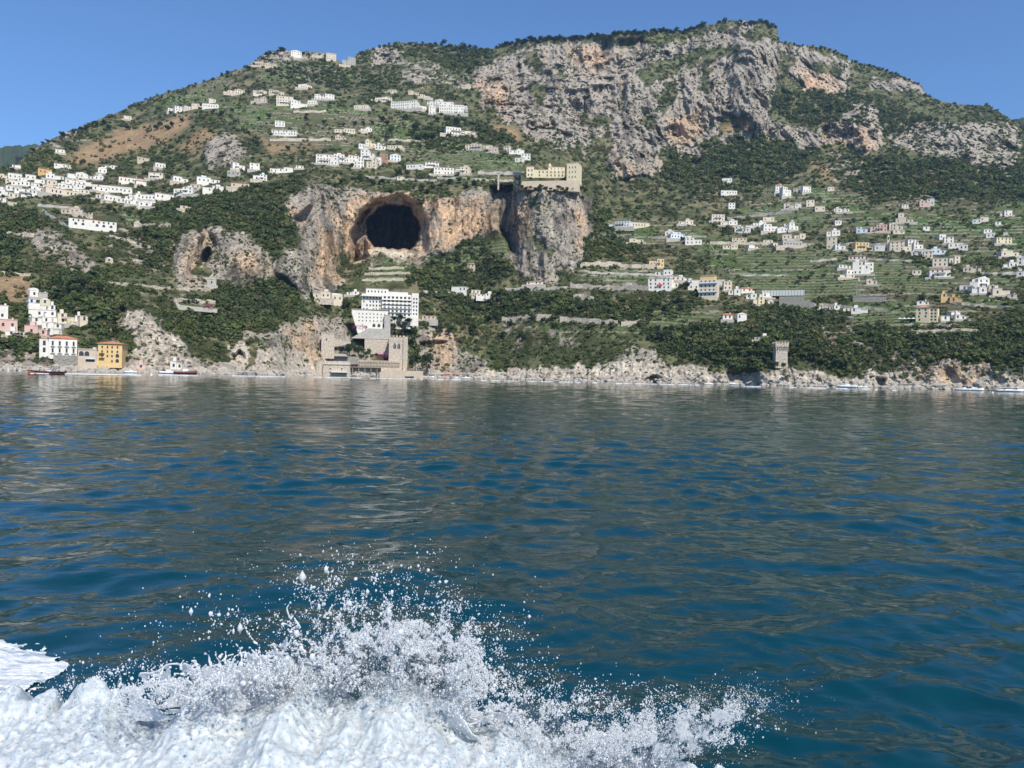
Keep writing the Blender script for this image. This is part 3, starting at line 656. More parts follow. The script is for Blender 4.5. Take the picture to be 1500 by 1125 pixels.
def house(px, yb, wpx, hpx, c='W', rf='f', label='', group=None, ns=None, yaw=None, name='house'):
    rnd = random.Random(int(px*131+yb*17))
    yaw = rnd.uniform(-.4, .3) if yaw is None else yaw
    yaw += .3*min(1, max(0, (px-750)/400)); p, rz, m_, Rr = place(px, yb, wpx, hpx, yaw=yaw)
    w = wpx*m_*(1.28 if px < 320 and yb < 310 else 1.12)/math.sqrt(1+((px-750)/F)**2); h = hpx*m_; d = min(max(5, w*.6), 11)
    if rf in 'rg': hw = h*0.84
    else: hw = h*0.97
    ns = ns or max(1, round(hw/3.6)); r = empty(name, p, rz, label, 'house', group)
    wall = MB(); roof = MB(); base = -4.0; parts = []
    split = wpx > 13 and rf in 'fbp' and rnd.random() < .8
    if split:      # a lower wing beside the main block and a setback storey
        k = rnd.uniform(.45, .65); side = rnd.choice((-1, 1)); xm = side*w*(1-k)/2
        a, b_ = xm-w*k/2, xm+w*k/2; hl = hw*rnd.uniform(.6, .8)
        wall.box(a, b_, 0, d, base, hw); roof.box(a-.15, b_+.15, -.15, d+.15, hw+.003, hw+.22)
        if side > 0: a2, b2 = -w/2, a-.003
        else: a2, b2 = b_+.003, w/2
        wall.box(a2, b2, 1.0, d-.5, base, hl); roof.box(a2-.1, b2+(.1 if side < 0 else -.16), .85, d-.4, hl+.003, hl+.2)
        mains = ((xm, w*k, hw, 0), ((a2+b2)/2, b2-a2, hl, 1.0))
        if rnd.random() < .6: wall.box(xm-w*k*.2, xm+w*k*.18, d*.4, d*.85, hw+.225, hw+2.4)
    else:
        wall.box(-w/2, w/2, 0, d, base, hw); mains = ((0, w, hw, 0),)
        if rf == 'r': roof.hip(-w/2, w/2, 0, d, hw+.26, max(h-hw, 1.0))
        elif rf == 'g': roof.prism([(-w/2-.2, hw+.003), (w/2+.2, hw+.003), (0, h+.6)], -.2, d+.2)
        elif rf == 'v': roof.prism([(-w/2, hw+.003), (w/2, hw+.003)]+[(w/2*math.cos(math.pi*i/8), hw+.3+1.2*math.sin(math.pi*i/8)) for i in range(9)], -.1, d+.1)
        else: roof.box(-w/2-.2, w/2+.2, -.2, d+.2, hw+.003, hw+.28)
    wall.build('wall', MW[c], r); roof.build('roof', RM[rf], r)
    if rf == 'r' or rnd.random() < .25: MB().box(w*.2, w*.2+.8, d*.4, d*.4+.8, hw+.1, h+1.1).build('chimney', MW[c], r)
    sh_ = rnd.random() < .3
    for (xx, ww, hh, yy) in mains:
        n_ = max(1, round(hh/(hw/ns))); wgrid(r, ww*.94, hh, n_, rnd, y=yy, x0=xx, dens=3.0, ww=1.1, hh=1.7, arch0=rnd.random() < .3, skip=.14)
    if wpx > 15 and rnd.random() < .55 and ns > 1:
        bz = hw/ns; b = MB().box(-w*.3, w*.25, -1.3, -.003, bz-.15, bz); b.box(-w*.3, w*.25, -1.3, -1.22, bz+.003, bz+.9); b.build('balcony', M_rail if rnd.random() < .6 else M_conc, r)
    if rnd.random() < .5:      # terrace wall at its feet
        MB().box(-w*.75, w*.7, -2.6, -.2, base-1, -.05).build('terrace', M_conc if rnd.random() < .5 else M_stone, r)
    excl.append((px-wpx/2-1.5, px+wpx/2+1.5, yb-hpx, yb+2.2))
    return r

SZ = lambda w: 'tiny' if w < 9 else 'small' if w < 14 else 'mid-sized' if w < 20 else 'broad' if w < 30 else 'long'
ORD = ['leftmost', 'second from left', 'third from left', 'fourth from left', 'fifth from left', 'sixth from left', 'seventh from left', 'eighth from left']
def row(phrase, items, group='houses of the hillside villages'):
    items = sorted(items, key=lambda t: t[0])
    for i, it in enumerate(items):
        x, y, w, h, c, rf = it[:6]
        pos = ORD[i] if i < len(items)-1 or len(items) == 1 else 'rightmost'
        if len(items) == 1: pos = 'standing alone'
        lb = f'{SZ(w)} {CN[c]} {RN[rf]} house, {pos} {phrase}'
        if len(lb.split()) > 16: lb = f'{SZ(w)} {CN[c]} house, {pos} {phrase}'
        if len(lb.split()) > 16: lb = f'{CN[c]} house, {pos} {phrase}'
        if len(lb.split()) > 16: lb = f'{CN[c]} house, {pos.replace(" from left", "")} {phrase}'
        house(x, y, w, h, c, rf, lb, group)
row('in the top row of the left village', [(7,262,14,7,'C','f'),(22,262,16,8,'W','f'),(45,263,12,7,'W','f'),(66,255,16,9,'O','r'),(80,263,20,8,'W','f'),(108,262,14,7,'W','f'),(120,261,14,8,'W','g'),(139,263,20,6,'W','p')])
row('in the second row of the left village', [(24,272,12,7,'W','f'),(41,273,18,7,'W','f'),(97,276,20,7,'W','f'),(118,276,12,6,'W','f'),(130,273,38,6,'W','p'),(152,281,12,7,'W','f'),(171,281,34,8,'W','f')])
row('squeezed low between the roofs of the left village', [(15,268,11,6,'C','f'),(32,266,10,6,'W','f'),(58,269,12,6,'W','f'),(76,271,12,7,'C','f'),(103,269,12,6,'W','f'),(87,263,10,5,'W','f'),(52,275,10,6,'W','f'),(118,270,11,6,'C','f')])
row('filling the lower gaps of the left village', [(16,279,12,7,'W','f'),(26,279,10,6,'C','f'),(48,283,10,6,'W','f'),(84,279,11,6,'W','f'),(124,284,11,6,'C','f'),(143,279,12,6,'W','f'),(186,283,12,7,'W','f'),(20,290,12,7,'C','f')])
row('in the third row of the left village', [(6,286,18,9,'W','f'),(38,288,26,11,'W','f'),(55,281,15,8,'W','f'),(70,285,12,14,'C','f'),(91,286,38,9,'C','p'),(111,284,8,7,'W','f'),(3,296,10,6,'W','f')])
row('in the terraced block right of the left village', [(150,291,18,8,'C','f'),(165,295,20,9,'W','f'),(182,297,20,10,'W','f'),(196,300,16,8,'W','f'),(208,303,12,7,'W','f'),(219,303,14,9,'W','f'),(200,290,14,7,'W','f')])
row('in the white terrace row above the left woods', [(220,293,24,8,'W','f'),(241,292,22,8,'W','f'),(268,283,24,9,'W','f'),(312,281,24,9,'W','f'),(286,276,12,6,'T','f')])
row('on the slope above the left village road', [(192,268,28,9,'W','r'),(207,272,12,8,'W','r'),(228,262,17,9,'C','f'),(265,267,18,8,'W','f'),(305,268,26,8,'W','b'),(352,275,24,8,'T','r'),(274,307,16,5,'T','f')])
row('in the green fields over the left village', [(150,254,10,9,'W','g'),(163,247,14,5,'W','f'),(88,245,14,5,'W','f'),(102,246,8,4,'C','f'),(210,236,14,5,'T','f'),(235,246,12,7,'W','f'),(88,224,11,5,'W','f'),(24,246,10,4,'W','f')])
row('below the left village near the cliff edge', [(103,313,27,9,'T','f'),(18,303,11,7,'T','f'),(214,303,18,8,'W','g'),(160,384,10,6,'T','g')])
row('between the crag and the cave cliff woods', [(342,257,17,7,'G','f'),(350,249,17,10,'W','f'),(373,249,13,10,'W','f'),(381,264,18,9,'W','b'),(401,253,10,6,'W','f'),(418,252,20,7,'W','f'),(439,247,10,4,'W','f')])
row('in the upper left hamlet, its top row', [(346,137,22,6,'C','f'),(381,138,18,6,'C','f'),(405,139,20,7,'T','f'),(447,130,18,6,'C','g'),(469,146,15,8,'W','f'),(483,146,12,8,'W','f')])
row('in the upper left hamlet, its lower row', [(381,149,16,7,'T','f'),(417,154,22,13,'C','f'),(438,157,22,9,'W','f'),(457,153,12,6,'W','f')])
row('on the brown terraces under the upper hamlet', [(410,185,13,8,'W','f'),(416,198,34,7,'W','f'),(505,194,27,6,'C','f'),(537,193,15,6,'W','f'),(499,204,14,5,'T','f')])
row('on the bare left ridge', [(187,175,9,5,'C','f'),(251,164,8,5,'W','f'),(263,163,11,7,'W','f'),(276,160,9,4,'W','f'),(290,157,15,5,'C','f'),(308,158,19,6,'W','f'),(311,150,8,5,'C','f')])
row('on the high green shoulder in the middle', [(529,160,20,6,'C','f'),(562,148,22,6,'C','f'),(570,136,18,4,'C','f'),(606,138,14,5,'T','f'),(623,143,14,4,'C','f')])
row('in the hotel cluster under the orange rock', [(591,160,36,12,'W','f'),(615,160,18,7,'W','f'),(633,167,9,13,'W','g'),(637,154,21,8,'W','f'),(661,166,32,17,'W','f'),(679,160,9,5,'W','f')])
row('above the village over the cave', [(532,217,12,6,'W','f'),(543,216,14,10,'L','f'),(557,219,14,8,'W','f'),(578,218,20,5,'C','f')])
row('in the white village directly over the cave', [(475,240,22,14,'W','p'),(489,242,11,13,'W','f'),(501,238,22,12,'W','p'),(518,238,14,12,'W','r'),(525,246,14,14,'W','f'),(538,233,18,14,'W','f')])
row('at the right end of the village over the cave', [(544,246,14,14,'C','f'),(552,243,11,13,'W','f'),(562,239,11,13,'R','f'),(579,236,14,10,'B','g')])
row('on the cliff edge right of the cave top', [(607,247,23,8,'W','r'),(633,245,18,9,'W','r'),(650,256,26,13,'W','r'),(675,255,22,11,'L','f'),(587,263,10,4,'C','f')])
row('above and left of the cliff monastery', [(672,198,34,11,'W','f'),(690,199,13,5,'C','f'),(701,219,36,8,'C','p'),(722,223,12,7,'P','f'),(742,222,8,8,'C','f'),(757,225,20,6,'W','f'),(760,237,11,6,'W','f'),(770,234,12,9,'W','f')])
row('in the band right of the headland', [(906,333,30,9,'B','f'),(936,333,30,7,'C','f'),(932,355,18,6,'C','f'),(985,345,20,7,'W','f'),(998,350,30,7,'B','f'),(1016,358,22,10,'W','f'),(1005,329,20,7,'C','f')])
row('in the valley hamlet right of the headland, its upper part', [(1052,324,18,10,'C','f'),(1068,330,22,7,'W','f'),(1072,305,9,8,'W','f'),(1068,285,22,6,'W','f'),(1065,267,13,6,'W','f'),(1087,340,20,9,'W','f')])
row('beside the long terraces in the valley', [(1083,353,20,6,'T','r'),(1070,364,20,6,'C','f'),(1104,364,14,5,'W','f'),(1138,362,12,6,'L','f'),(1125,357,13,5,'C','f')])
row('up at the wooded edge of the right valley', [(1142,283,12,13,'W','r'),(1153,288,14,14,'W','f'),(1171,280,16,6,'G','f'),(1182,282,12,9,'W','f'),(1217,279,9,5,'C','f')])
row('in the middle of the right valley slope', [(1157,306,16,8,'C','f'),(1187,302,11,9,'C','f'),(1201,309,13,7,'C','f'),(1233,311,20,6,'W','f'),(1228,329,9,6,'W','f'),(1169,304,8,6,'W','f')])
row('in the white hamlet on the curving valley road', [(1126,324,15,6,'C','f'),(1113,331,18,6,'W','f'),(1129,339,20,11,'W','f'),(1146,340,14,7,'W','g'),(1156,331,14,6,'W','f'),(1163,337,14,10,'W','f'),(1098,336,10,6,'W','f')])
row('on the roadside row in the middle of the right valley', [(1157,350,20,7,'C','f'),(1172,350,15,8,'C','f'),(1170,361,46,8,'G','f'),(1221,345,18,8,'W','f'),(1218,364,13,17,'C','f'),(1231,366,14,9,'W','f')])
row('in the row with the pink house on the right slope', [(1262,341,14,9,'B','f'),(1287,340,22,11,'P','p'),(1314,337,14,9,'C','f'),(1317,342,16,5,'C','f'),(1307,336,8,9,'C','f')])
row('in the row with the orange house on the right slope', [(1263,366,20,11,'Y','f'),(1284,367,22,8,'W','f'),(1296,362,12,6,'G','f'),(1255,381,22,7,'C','r')])
row('in the white cluster above the lattice spire', [(1262,402,24,19,'W','f'),(1246,403,12,8,'W','f'),(1238,393,18,5,'W','f'),(1273,398,12,14,'W','f'),(1241,407,22,4,'C','f'),(1277,417,14,9,'C','f')])
row('high on the far right slope', [(1355,302,15,8,'P','f'),(1363,300,9,9,'W','f'),(1326,304,9,4,'W','f'),(1320,319,8,7,'T','f'),(1325,326,24,6,'T','f'),(1357,337,9,5,'W','f'),(1431,327,12,6,'W','f'),(1442,324,12,6,'C','f')])
row('at the upper right edge', [(1469,316,8,4,'C','f'),(1477,316,11,8,'W','f'),(1462,330,8,5,'W','f'),(1447,341,12,5,'W','f'),(1451,348,12,7,'W','f'),(1471,357,24,9,'L','f'),(1473,344,6,4,'C','f')])
row('in the row right of the hillside church', [(1336,360,12,9,'W','f'),(1346,365,14,10,'W','f'),(1330,368,10,7,'C','f'),(1349,374,26,8,'W','f'),(1360,378,12,10,'C','f'),(1375,372,20,8,'B','f'),(1399,386,16,11,'C','f')])
row('in the stepped white row high on the right', [(1381,350,10,7,'W','f'),(1390,356,13,9,'W','f'),(1400,363,20,7,'W','f'),(1411,366,12,8,'W','f')])
row('right of the terraced vineyards', [(1377,391,20,13,'C','f'),(1377,406,28,13,'W','r'),(1343,402,12,6,'C','f'),(1424,398,24,7,'C','f')])
row('at the right edge of the photo, above the white bend houses', [(1480,376,26,9,'C','f'),(1481,392,20,8,'W','f'),(1497,388,14,11,'W','f'),(1497,405,14,8,'W','f'),(1465,374,10,5,'W','f')])
row('in the white group on the right bend', [(1419,426,24,13,'W','f'),(1441,422,18,16,'W','g'),(1435,430,20,10,'W','f'),(1453,424,8,6,'C','f')])
row('in the lowest group at the right', [(1467,433,24,11,'C','f'),(1482,437,12,6,'C','f'),(1400,443,16,8,'O','f'),(1386,442,14,12,'Y','f'),(1352,446,16,5,'W','f')])
row('beside the big cream house on the right shore slope', [(1385,470,12,7,'W','f'),(1400,462,14,5,'W','f'),(1408,468,16,7,'W','f'),(1259,458,22,7,'W','f')])
row('below the long greenhouse', [(1223,453,14,5,'W','f'),(1206,453,12,4,'C','f'),(1240,456,10,4,'C','f'),(1190,449,10,4,'C','f')])
row('around the white house row over the right shore', [(962,391,20,12,'Y','f'),(971,404,22,9,'W','f'),(980,411,30,6,'C','f'),(986,422,14,13,'W','f'),(1001,412,20,6,'W','f'),(1016,424,15,14,'W','f')])
row('in the grey-white group left of the greenhouse', [(1056,418,9,9,'C','f'),(1066,425,11,13,'C','f'),(1076,431,16,8,'W','f'),(1094,428,16,6,'W','r'),(1101,437,14,7,'W','f'),(1124,436,14,8,'W','f'),(1129,447,8,7,'W','g')])
row('alone in the right lower gardens', [(1066,468,13,8,'W','r'),(1087,468,13,9,'W','g'),(1112,446,15,11,'L','f'),(1117,498,22,5,'W','f')])
row('in the trees right of the terraced hotel', [(628,468,18,5,'T','f'),(672,427,20,7,'W','f'),(697,431,12,6,'C','f'),(711,434,24,4,'W','f'),(690,392,10,6,'T','r'),(783,417,22,5,'W','r'),(810,409,12,5,'T','f')])
row('on the lower left cliff ledges', [(310,418,12,9,'G','f'),(471,437,23,10,'C','f'),(491,441,20,9,'C','v'),(517,432,16,5,'W','f'),(257,541,15,12,'W','f')])
row('in the white hillside stack at the lower left, upper half', [(50,435,12,10,'W','v'),(63,438,12,9,'G','f'),(47,445,10,7,'B','f'),(66,446,14,8,'C','g'),(55,454,24,10,'W','f'),(73,455,14,8,'W','f')])
row('in the white hillside stack at the lower left, lower half', [(62,464,36,10,'W','f'),(66,473,34,9,'W','f'),(75,481,26,9,'W','f'),(77,488,18,7,'W','f'),(97,474,22,15,'L','f'),(111,471,14,9,'W','f'),(124,472,13,9,'C','f')])
row('at the lower left edge of the photo', [(4,467,14,20,'W','f'),(11,482,26,14,'P','f'),(52,491,30,14,'P','f'),(22,491,26,6,'W','f')])
row('on the peaks of the left summit', [(377,96,16,6,'T','f'),(397,98,16,5,'T','f'),(434,81,14,7,'W','g'),(485,88,13,10,'C','f'),(511,96,17,13,'G','f')])
house(357, 471, 0.1, 0.1) if False else None

# ------------------------------------------------------------------ singled-out buildings
def root_at(name, px, yb, wpx, hpx, label, cat, yaw=0.0, fwdm=3.0, group=None):
    p, rz, m_, Rr = place(px, yb, wpx, hpx, fwdm, yaw)
    excl.append((px-wpx/2-1.5, px+wpx/2+1.5, yb-hpx, yb+2.5))
    e_ = empty(name, p, rz, label, cat, group); e_.scale = (1/math.sqrt(1+((px-750)/F)**2), 1, 1); return e_, m_
rn = random.Random(3)
# long white house with arches under the left village
r, k = root_at('long_house', 137, 333, 72, 14, 'very long low white house with arched ground floor below the left village', 'house')
MB().box(-36*k, 34*k, 0, 9, -4, 10*k).build('wall', MW['W'], r)
MB().hip(-14*k, 10*k, .5, 8.5, 10*k+.3, 2*k).build('roof', M_tile, r)
wgrid(r, 66*k, 5*k, 1, rn, z0=5*k, dens=3.6, ww=1.2, hh=1.6, skip=.1); wgrid(r, 62*k, 5*k, 1, rn, dens=5, ww=2.2, hh=2.6, arch0=True, skip=.2)
# white villa on the shore at the left
r, k = root_at('villa', 86, 520, 56, 29, 'big white two-storey villa with tiled roof on the left shore rocks', 'villa', yaw=.06)
MB().box(-15*k, 27*k, 0, 12, -2, 24*k).box(-28*k, -15*k-.003, 1.2, 11, -2, 23*k).build('wall', MW['C'] if False else MW['W'], r); MB().hip(-15*k, 27*k, 0, 12, 24*k+.3, 4*k).box(-28*k, -15*k-.5, 1.0, 11.1, 23*k+.003, 23*k+.25).build('roof', M_tile, r)
for j in range(2):
    for i in range(4):
        o, s = window(r, (-9+i*10.3)*k, 0, (3.4+j*10.2)*k, 1.0, 2.3); link(bpy.data.objects.new('sill', s), o)
        b = MB().box(-1.1, 1.1, -.8, -.1, -.25, -.1); q = b.build('balcony', M_rail, r); q.location = ((-9+i*10.3)*k, 0, (3.4+j*10.2)*k)
for j in range(2): window(r, -21*k, 1.2, (3.4+j*10)*k, 1.4, 2.4)
MB().box(-8*k, 28*k, -1.5, -.2, -6, -.1).build('foundation_wall', M_stoneg, r)
# stone boathouse with arches
r, k = root_at('stone_boathouse', 128, 534, 28, 24, 'grey-tan stone boathouse with arches between villa and yellow house', 'boathouse')
MB().box(-14*k, 14*k, 0, 9, -3, 22*k).build('wall', MW['T'], r); MB().box(-14.4*k, 14.4*k, -.3, 9.3, 22*k+.003, 22*k+.4).build('roof', M_flat, r)
for i in (-9, -1): window(r, i*k, 0, 12.5*k, 2.4, 2.4, arch=True)
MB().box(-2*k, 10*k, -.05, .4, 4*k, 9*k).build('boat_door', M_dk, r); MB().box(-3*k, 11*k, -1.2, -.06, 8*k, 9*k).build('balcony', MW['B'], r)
# yellow shore house
r, k = root_at('shore_house', 160, 533, 38, 33, 'bright yellow four-storey house with orange roof on the shore', 'house', yaw=-.22)
MB().box(-17*k, 19*k, 0, 13, -2, 29*k).build('wall', MW['Y'], r); MB().hip(-17*k, 19*k, 0, 13, 29*k+.3, 4*k, .7).build('roof', M_tile, r)
for j, zz in enumerate((2, 9.5, 16, 22.5)):
    for i, xx in enumerate((-11, -3, 4, 12)):
        if j == 0 and i in (0, 1): continue
        a = i == 3 and j in (0, 1); window(r, xx*k, 0, zz*k, 1.8 if a else .8, 1.9 if a else 1.3, arch=a)
MB().box(-15*k, -7*k, -1.3, -.003, 8.6*k, 9*k).box(-15*k, -7*k, -1.3, -.003, 15.2*k, 15.6*k).build('balcony', M_wood, r)
house(141, 531, 9, 22, 'W', 'f', 'narrow white house squeezed against the left side of the yellow shore house', ns=3, yaw=0)
house(201, 540, 22, 6, 'P', 'f', 'low pink beach cabin right of the yellow shore house', yaw=0)
# five-storey house over the right shore
r, k = root_at('tall_house', 1036, 435, 28, 32, 'tall cream four-storey house with yellow attic and balconies', 'house', yaw=-.2)
MB().box(-13*k, 14*k, 0, 10, -3, 25*k).build('wall', MW['C'], r); MB().box(-12*k, 10*k, 1.5, 9, 25*k+.003, 31*k).build('attic', MW['Y'], r); MB().box(-12.3*k, 10.3*k, 1.2, 9.3, 31*k+.003, 31*k+.3).build('roof', M_flat, r)
wgrid(r, 25*k, 25*k, 4, rn, dens=2.5*1.2, ww=1.2, hh=1.8, skip=0)
for zz in (7, 20): MB().box(-13.3*k, 14.3*k, -1.4, -.003, zz*k-.2, zz*k).box(-13.3*k, 14.3*k, -1.4, -1.34, zz*k+.003, zz*k+.9).build('balcony', MW['B'], r)
# white hotel-like house with red awning
r, k = root_at('guest_house', 966, 424, 36, 17, 'wide white guest house with red awnings over the right shore', 'guest house', yaw=-.1)
MB().box(-17*k, 17*k, 0, 9, -3, 16*k).build('wall', MW['W'], r); MB().box(-17.4*k, 17.4*k, -.3, 9.3, 16*k+.003, 16*k+.3).build('roof', M_flat, r)
wgrid(r, 32*k, 16*k, 3, rn, dens=3, ww=1.1, hh=1.6, skip=.1)
for i in range(2): MB().poly([(-3*k+i*4*k, -.02, 8*k), (0.5*k+i*4*k, -.02, 8*k), (.5*k+i*4*k, -1.6, 6.4*k), (-3*k+i*4*k, -1.6, 6.4*k), (-3*k+i*4*k, -.02, 7.8*k), (0.5*k+i*4*k, -.02, 7.8*k), (.5*k+i*4*k, -1.6, 6.2*k), (-3*k+i*4*k, -1.6, 6.2*k)], [(0, 1, 2, 3), (7, 6, 5, 4), (3, 2, 6, 7), (0, 3, 7, 4), (1, 5, 6, 2)]).build('awning', M_red, r)
# big cream house at the right
r, k = root_at('apartment_house', 1357, 471, 33, 25, 'large cream three-storey house with orange roof beside white sunshades', 'house', yaw=-.12)
MB().box(-16*k, 4*k, 0, 10, -3, 20*k).box(4*k+.003, 16*k, .8, 9, -3, 19*k).build('wall', MW['L'], r); MB().hip(-16*k, 4*k, 0, 10, 20*k+.3, 3.4*k).box(4*k+.6, 16.2*k, .5, 9.2, 19*k+.003, 19*k+.3).build('roof', M_tile, r)
wgrid(r, 19*k, 19*k, 4, rn, x0=-6*k, dens=2.9, ww=1.1, hh=1.7, skip=0.05); wgrid(r, 11*k, 18*k, 4, rn, x0=10*k, y=.8, dens=2.4, ww=1.3, hh=1.9, skip=0)
for i in range(4):
    p, rz, k2, _ = place(1318+i*6.5, 472, 6, 6); q = empty('sunshade', p, rz, f'white sunshade on the terrace left of the large cream house, {ORD[i] if i<3 else "rightmost"} of four', 'sunshade', 'white sunshades')
    c = MB(); c.cyl(0, 0, 2.2, 3.0, 1.5, .05, 8); c.build('canopy', M_rail, q); MB().cyl(0, 0, -1, 2.2, .05).build('pole', M_metal, q)
# pergola
r, k = root_at('pergola', 1381, 451, 22, 8, 'dark red timber pergola under the yellow house at right', 'pergola')
MB().box(-11*k, 11*k, 0, 5, 6*k, 6.6*k).build('canopy', mat('dark_red_timber', (.12, .03, .03)), r)
for i in range(6): MB().box(-10.5*k+i*4.1*k, -10.5*k+i*4.1*k+.25, .1, .35, -2, 6*k-.005).build('post', M_wood, r)
# hillside church with bell tower
r, k = root_at('hillside_church', 1315, 367, 27, 16, 'cream church with rosy roof and slim bell tower on the right slope', 'church', yaw=.1)
MB().box(-12*k, 10*k, 0, 12, -3, 13*k).build('wall', MW['C'], r); MB().hip(-12*k, 10*k, 0, 12, 13*k+.3, 2.4*k).build('roof', RM['p'], r)
b = MB().box(-15.5*k, -12*k-.1, 2, 5.5, -3, 22*k); b.cyl(-13.8*k, 3.7, 22*k, 25*k, 1.7*k*.9, .2, 8); b.build('bell_tower', MW['C'], r); wgrid(r, 20*k, 13*k, 3, rn, x0=-1*k, dens=4, skip=.1); window(r, -13.8*k, 2, 17*k, 1.2, 2.6, arch=True)
# pale spire tower with open storeys
r, k = root_at('spire_tower', 1257, 436, 8, 33, 'slim pale openwork tower with a spire above the stone platform', 'tower')
b = MB()
for sx in (-2.5, 2.1):
    for yy in (0, 1.8): b.box(sx*k, (sx+.5)*k, yy, yy+.35, -1, 24*k)
for j in range(5): b.box(-2.9*k, 2.9*k, -.2, 2.4, (4+j*5)*k-.2, (4+j*5)*k)
b.build('frame', MW['G'], r); MB().cyl(0, 1.1, 24*k+.01, 32*k, 2.2*k, .1, 8).build('spire', MW['G'], r)
r, k = root_at('stone_platform', 1274, 441, 50, 9, 'grey masonry platform below the slim openwork tower', 'platform')
MB().box(-25*k, 24*k, 0, 10, -4, 7*k).build('wall', M_stoneg, r); MB().box(-25.4*k, 24.4*k, -.3, 10, 7*k+.003, 7.6*k).build('coping', M_conc, r)
# greenhouse over masonry
r, k = root_at('greenhouse', 1148, 436, 66, 14, 'long pale greenhouse on a grey wall above the cypresses', 'greenhouse')
MB().box(-33*k, 30*k, 1, 7, 3*k, 11*k).build('cover', mat('milky_sheeting', (.55, .58, .54), .5), r)
for i in range(15): MB().box(-33*k+i*4.4*k, -33*k+i*4.4*k+.22, .8, .97, 3*k, 11.2*k).build('rib', M_metal, r)
r, k = root_at('masonry_wall', 1166, 449, 50, 17, 'grey stepped masonry wall under the long greenhouse', 'wall', fwdm=5)
MB().box(-25*k, 12*k, 0, 6, -3, 15*k).box(12*k+.003, 20*k, .5, 6, -3, 10*k).box(20*k+.003, 27*k, 1, 6, -3, 6*k).build('wall', M_stoneg, r)
# watch tower
r, k = root_at('watchtower', 1145, 530, 20, 31, 'square battlemented stone watchtower above the right shore', 'tower', yaw=.25, fwdm=6)
MB().box(-9.3*k, 9.3*k, 0, 18.6*k, -4, 22*k, taper=.7*k).build('shaft', M_stone, r)
b = MB()
for i in range(7): b.box((-9.4+i*2.9)*k, (-9.4+i*2.9+1.1)*k, -.9*k, .6*k, 18*k, 21.5*k)
b.build('brackets', M_stone, r); b = MB().box(-10*k, 10*k, -1.2*k, 19*k, 22*k+.003, 27*k)
for i in range(5): b.box((-10+i*4.4)*k, (-10+i*4.4+2.4)*k, -1.2*k, 0.4*k, 27*k+.003, 29.5*k); b.box(-10*k, -8.4*k, (-1.2+i*4.6)*k+(.01 if i == 0 else 0), (1+i*4.6)*k, 27*k+.004, 29.4*k)
b.build('parapet', M_stone, r)
for i in (-5, 4): window(r, i*k, .5, 14*k, .9, 1.4)
# convent on the headland
r, k = root_at('monastery', 799, 260, 56, 17, 'long cream monastery wing with small dome on the headland cliff', 'monastery', yaw=.0, fwdm=0)
b = MB().box(-28*k, 28*k, 0, 10, -2, 11*k).box(-28*k, -17*k, -.8, -.003, -2, 15*k).box(4*k, 28*k, 2, 9.8, 11*k+.003, 16*k); b.build('wall', MW['L'], r)
b = MB().box(-28.4*k, -16.8*k, -1, -.1, 15*k+.003, 15.6*k).box(3.6*k, 28.3*k, 1.8, 10, 16*k+.003, 16.5*k).box(-16.7*k, 3.5*k, -.2, 10.2, 11*k+.003, 11.5*k); b.build('roof', RM['p'], r)
b = MB().cyl(6*k, 6, 16.6*k, 20*k, 2.2*k, 2.2*k, 12); b.cyl(6*k, 6, 20*k+.01, 22*k, 2.3*k, 1.4*k, 12); b.cyl(6*k, 6, 22*k+.02, 24.5*k, .8*k, .2*k, 8); b.build('dome', MW['L'], r)
wgrid(r, 40*k, 10*k, 2, rn, x0=8*k, dens=3.2, ww=1.1, hh=1.7, arch0=True, skip=.05); wgrid(r, 10*k, 13*k, 2, rn, x0=-22.5*k, y=-.8, dens=3, ww=1.1, hh=1.8, skip=0); wgrid(r, 20*k, 4*k, 1, rn, x0=16*k, y=2, z0=11.4*k, dens=3, ww=.8, hh=1.2, skip=0)
r, k = root_at('monastery_tower', 838, 267, 22, 30, 'square pale yellow tower block at the right end of the monastery', 'tower', yaw=-.28, fwdm=2)
MB().box(-8*k, 9*k, -1, 12, -3, 27.4*k).build('wall', MW['L'], r); MB().box(-8.4*k, 9.4*k, -1.3, 12.3, 27.4*k+.003, 28*k).build('cornice', MW['L'], r)
for j in range(3):
    for i in (-4, 0.5, 5): window(r, i*k, -1, (6+j*7)*k, .8, 1.7)
r, k = root_at('retaining_wall', 803, 272, 92, 9, 'tan fortress wall carrying the monastery terrace on the headland', 'wall', fwdm=3)
MB().prism([(-42*k, -3), (46*k, -5), (46*k, 8*k), (10*k, 7.5*k), (-38*k, 6*k)], 0, 8).build('wall', MW['T'], r)
r, k = root_at('stone_pillar', 730, 272, 3, 20, 'slim tan stone pillar at the top of the dark gully', 'pillar', fwdm=2)
MB().box(-1.2*k, 1.2*k, 0, 2, -4, 18*k).build('shaft', M_stone, r); MB().box(-1.8*k, 1.8*k, -.4, 2.4, 18*k+.003, 19*k).build('cap', M_stone, r)
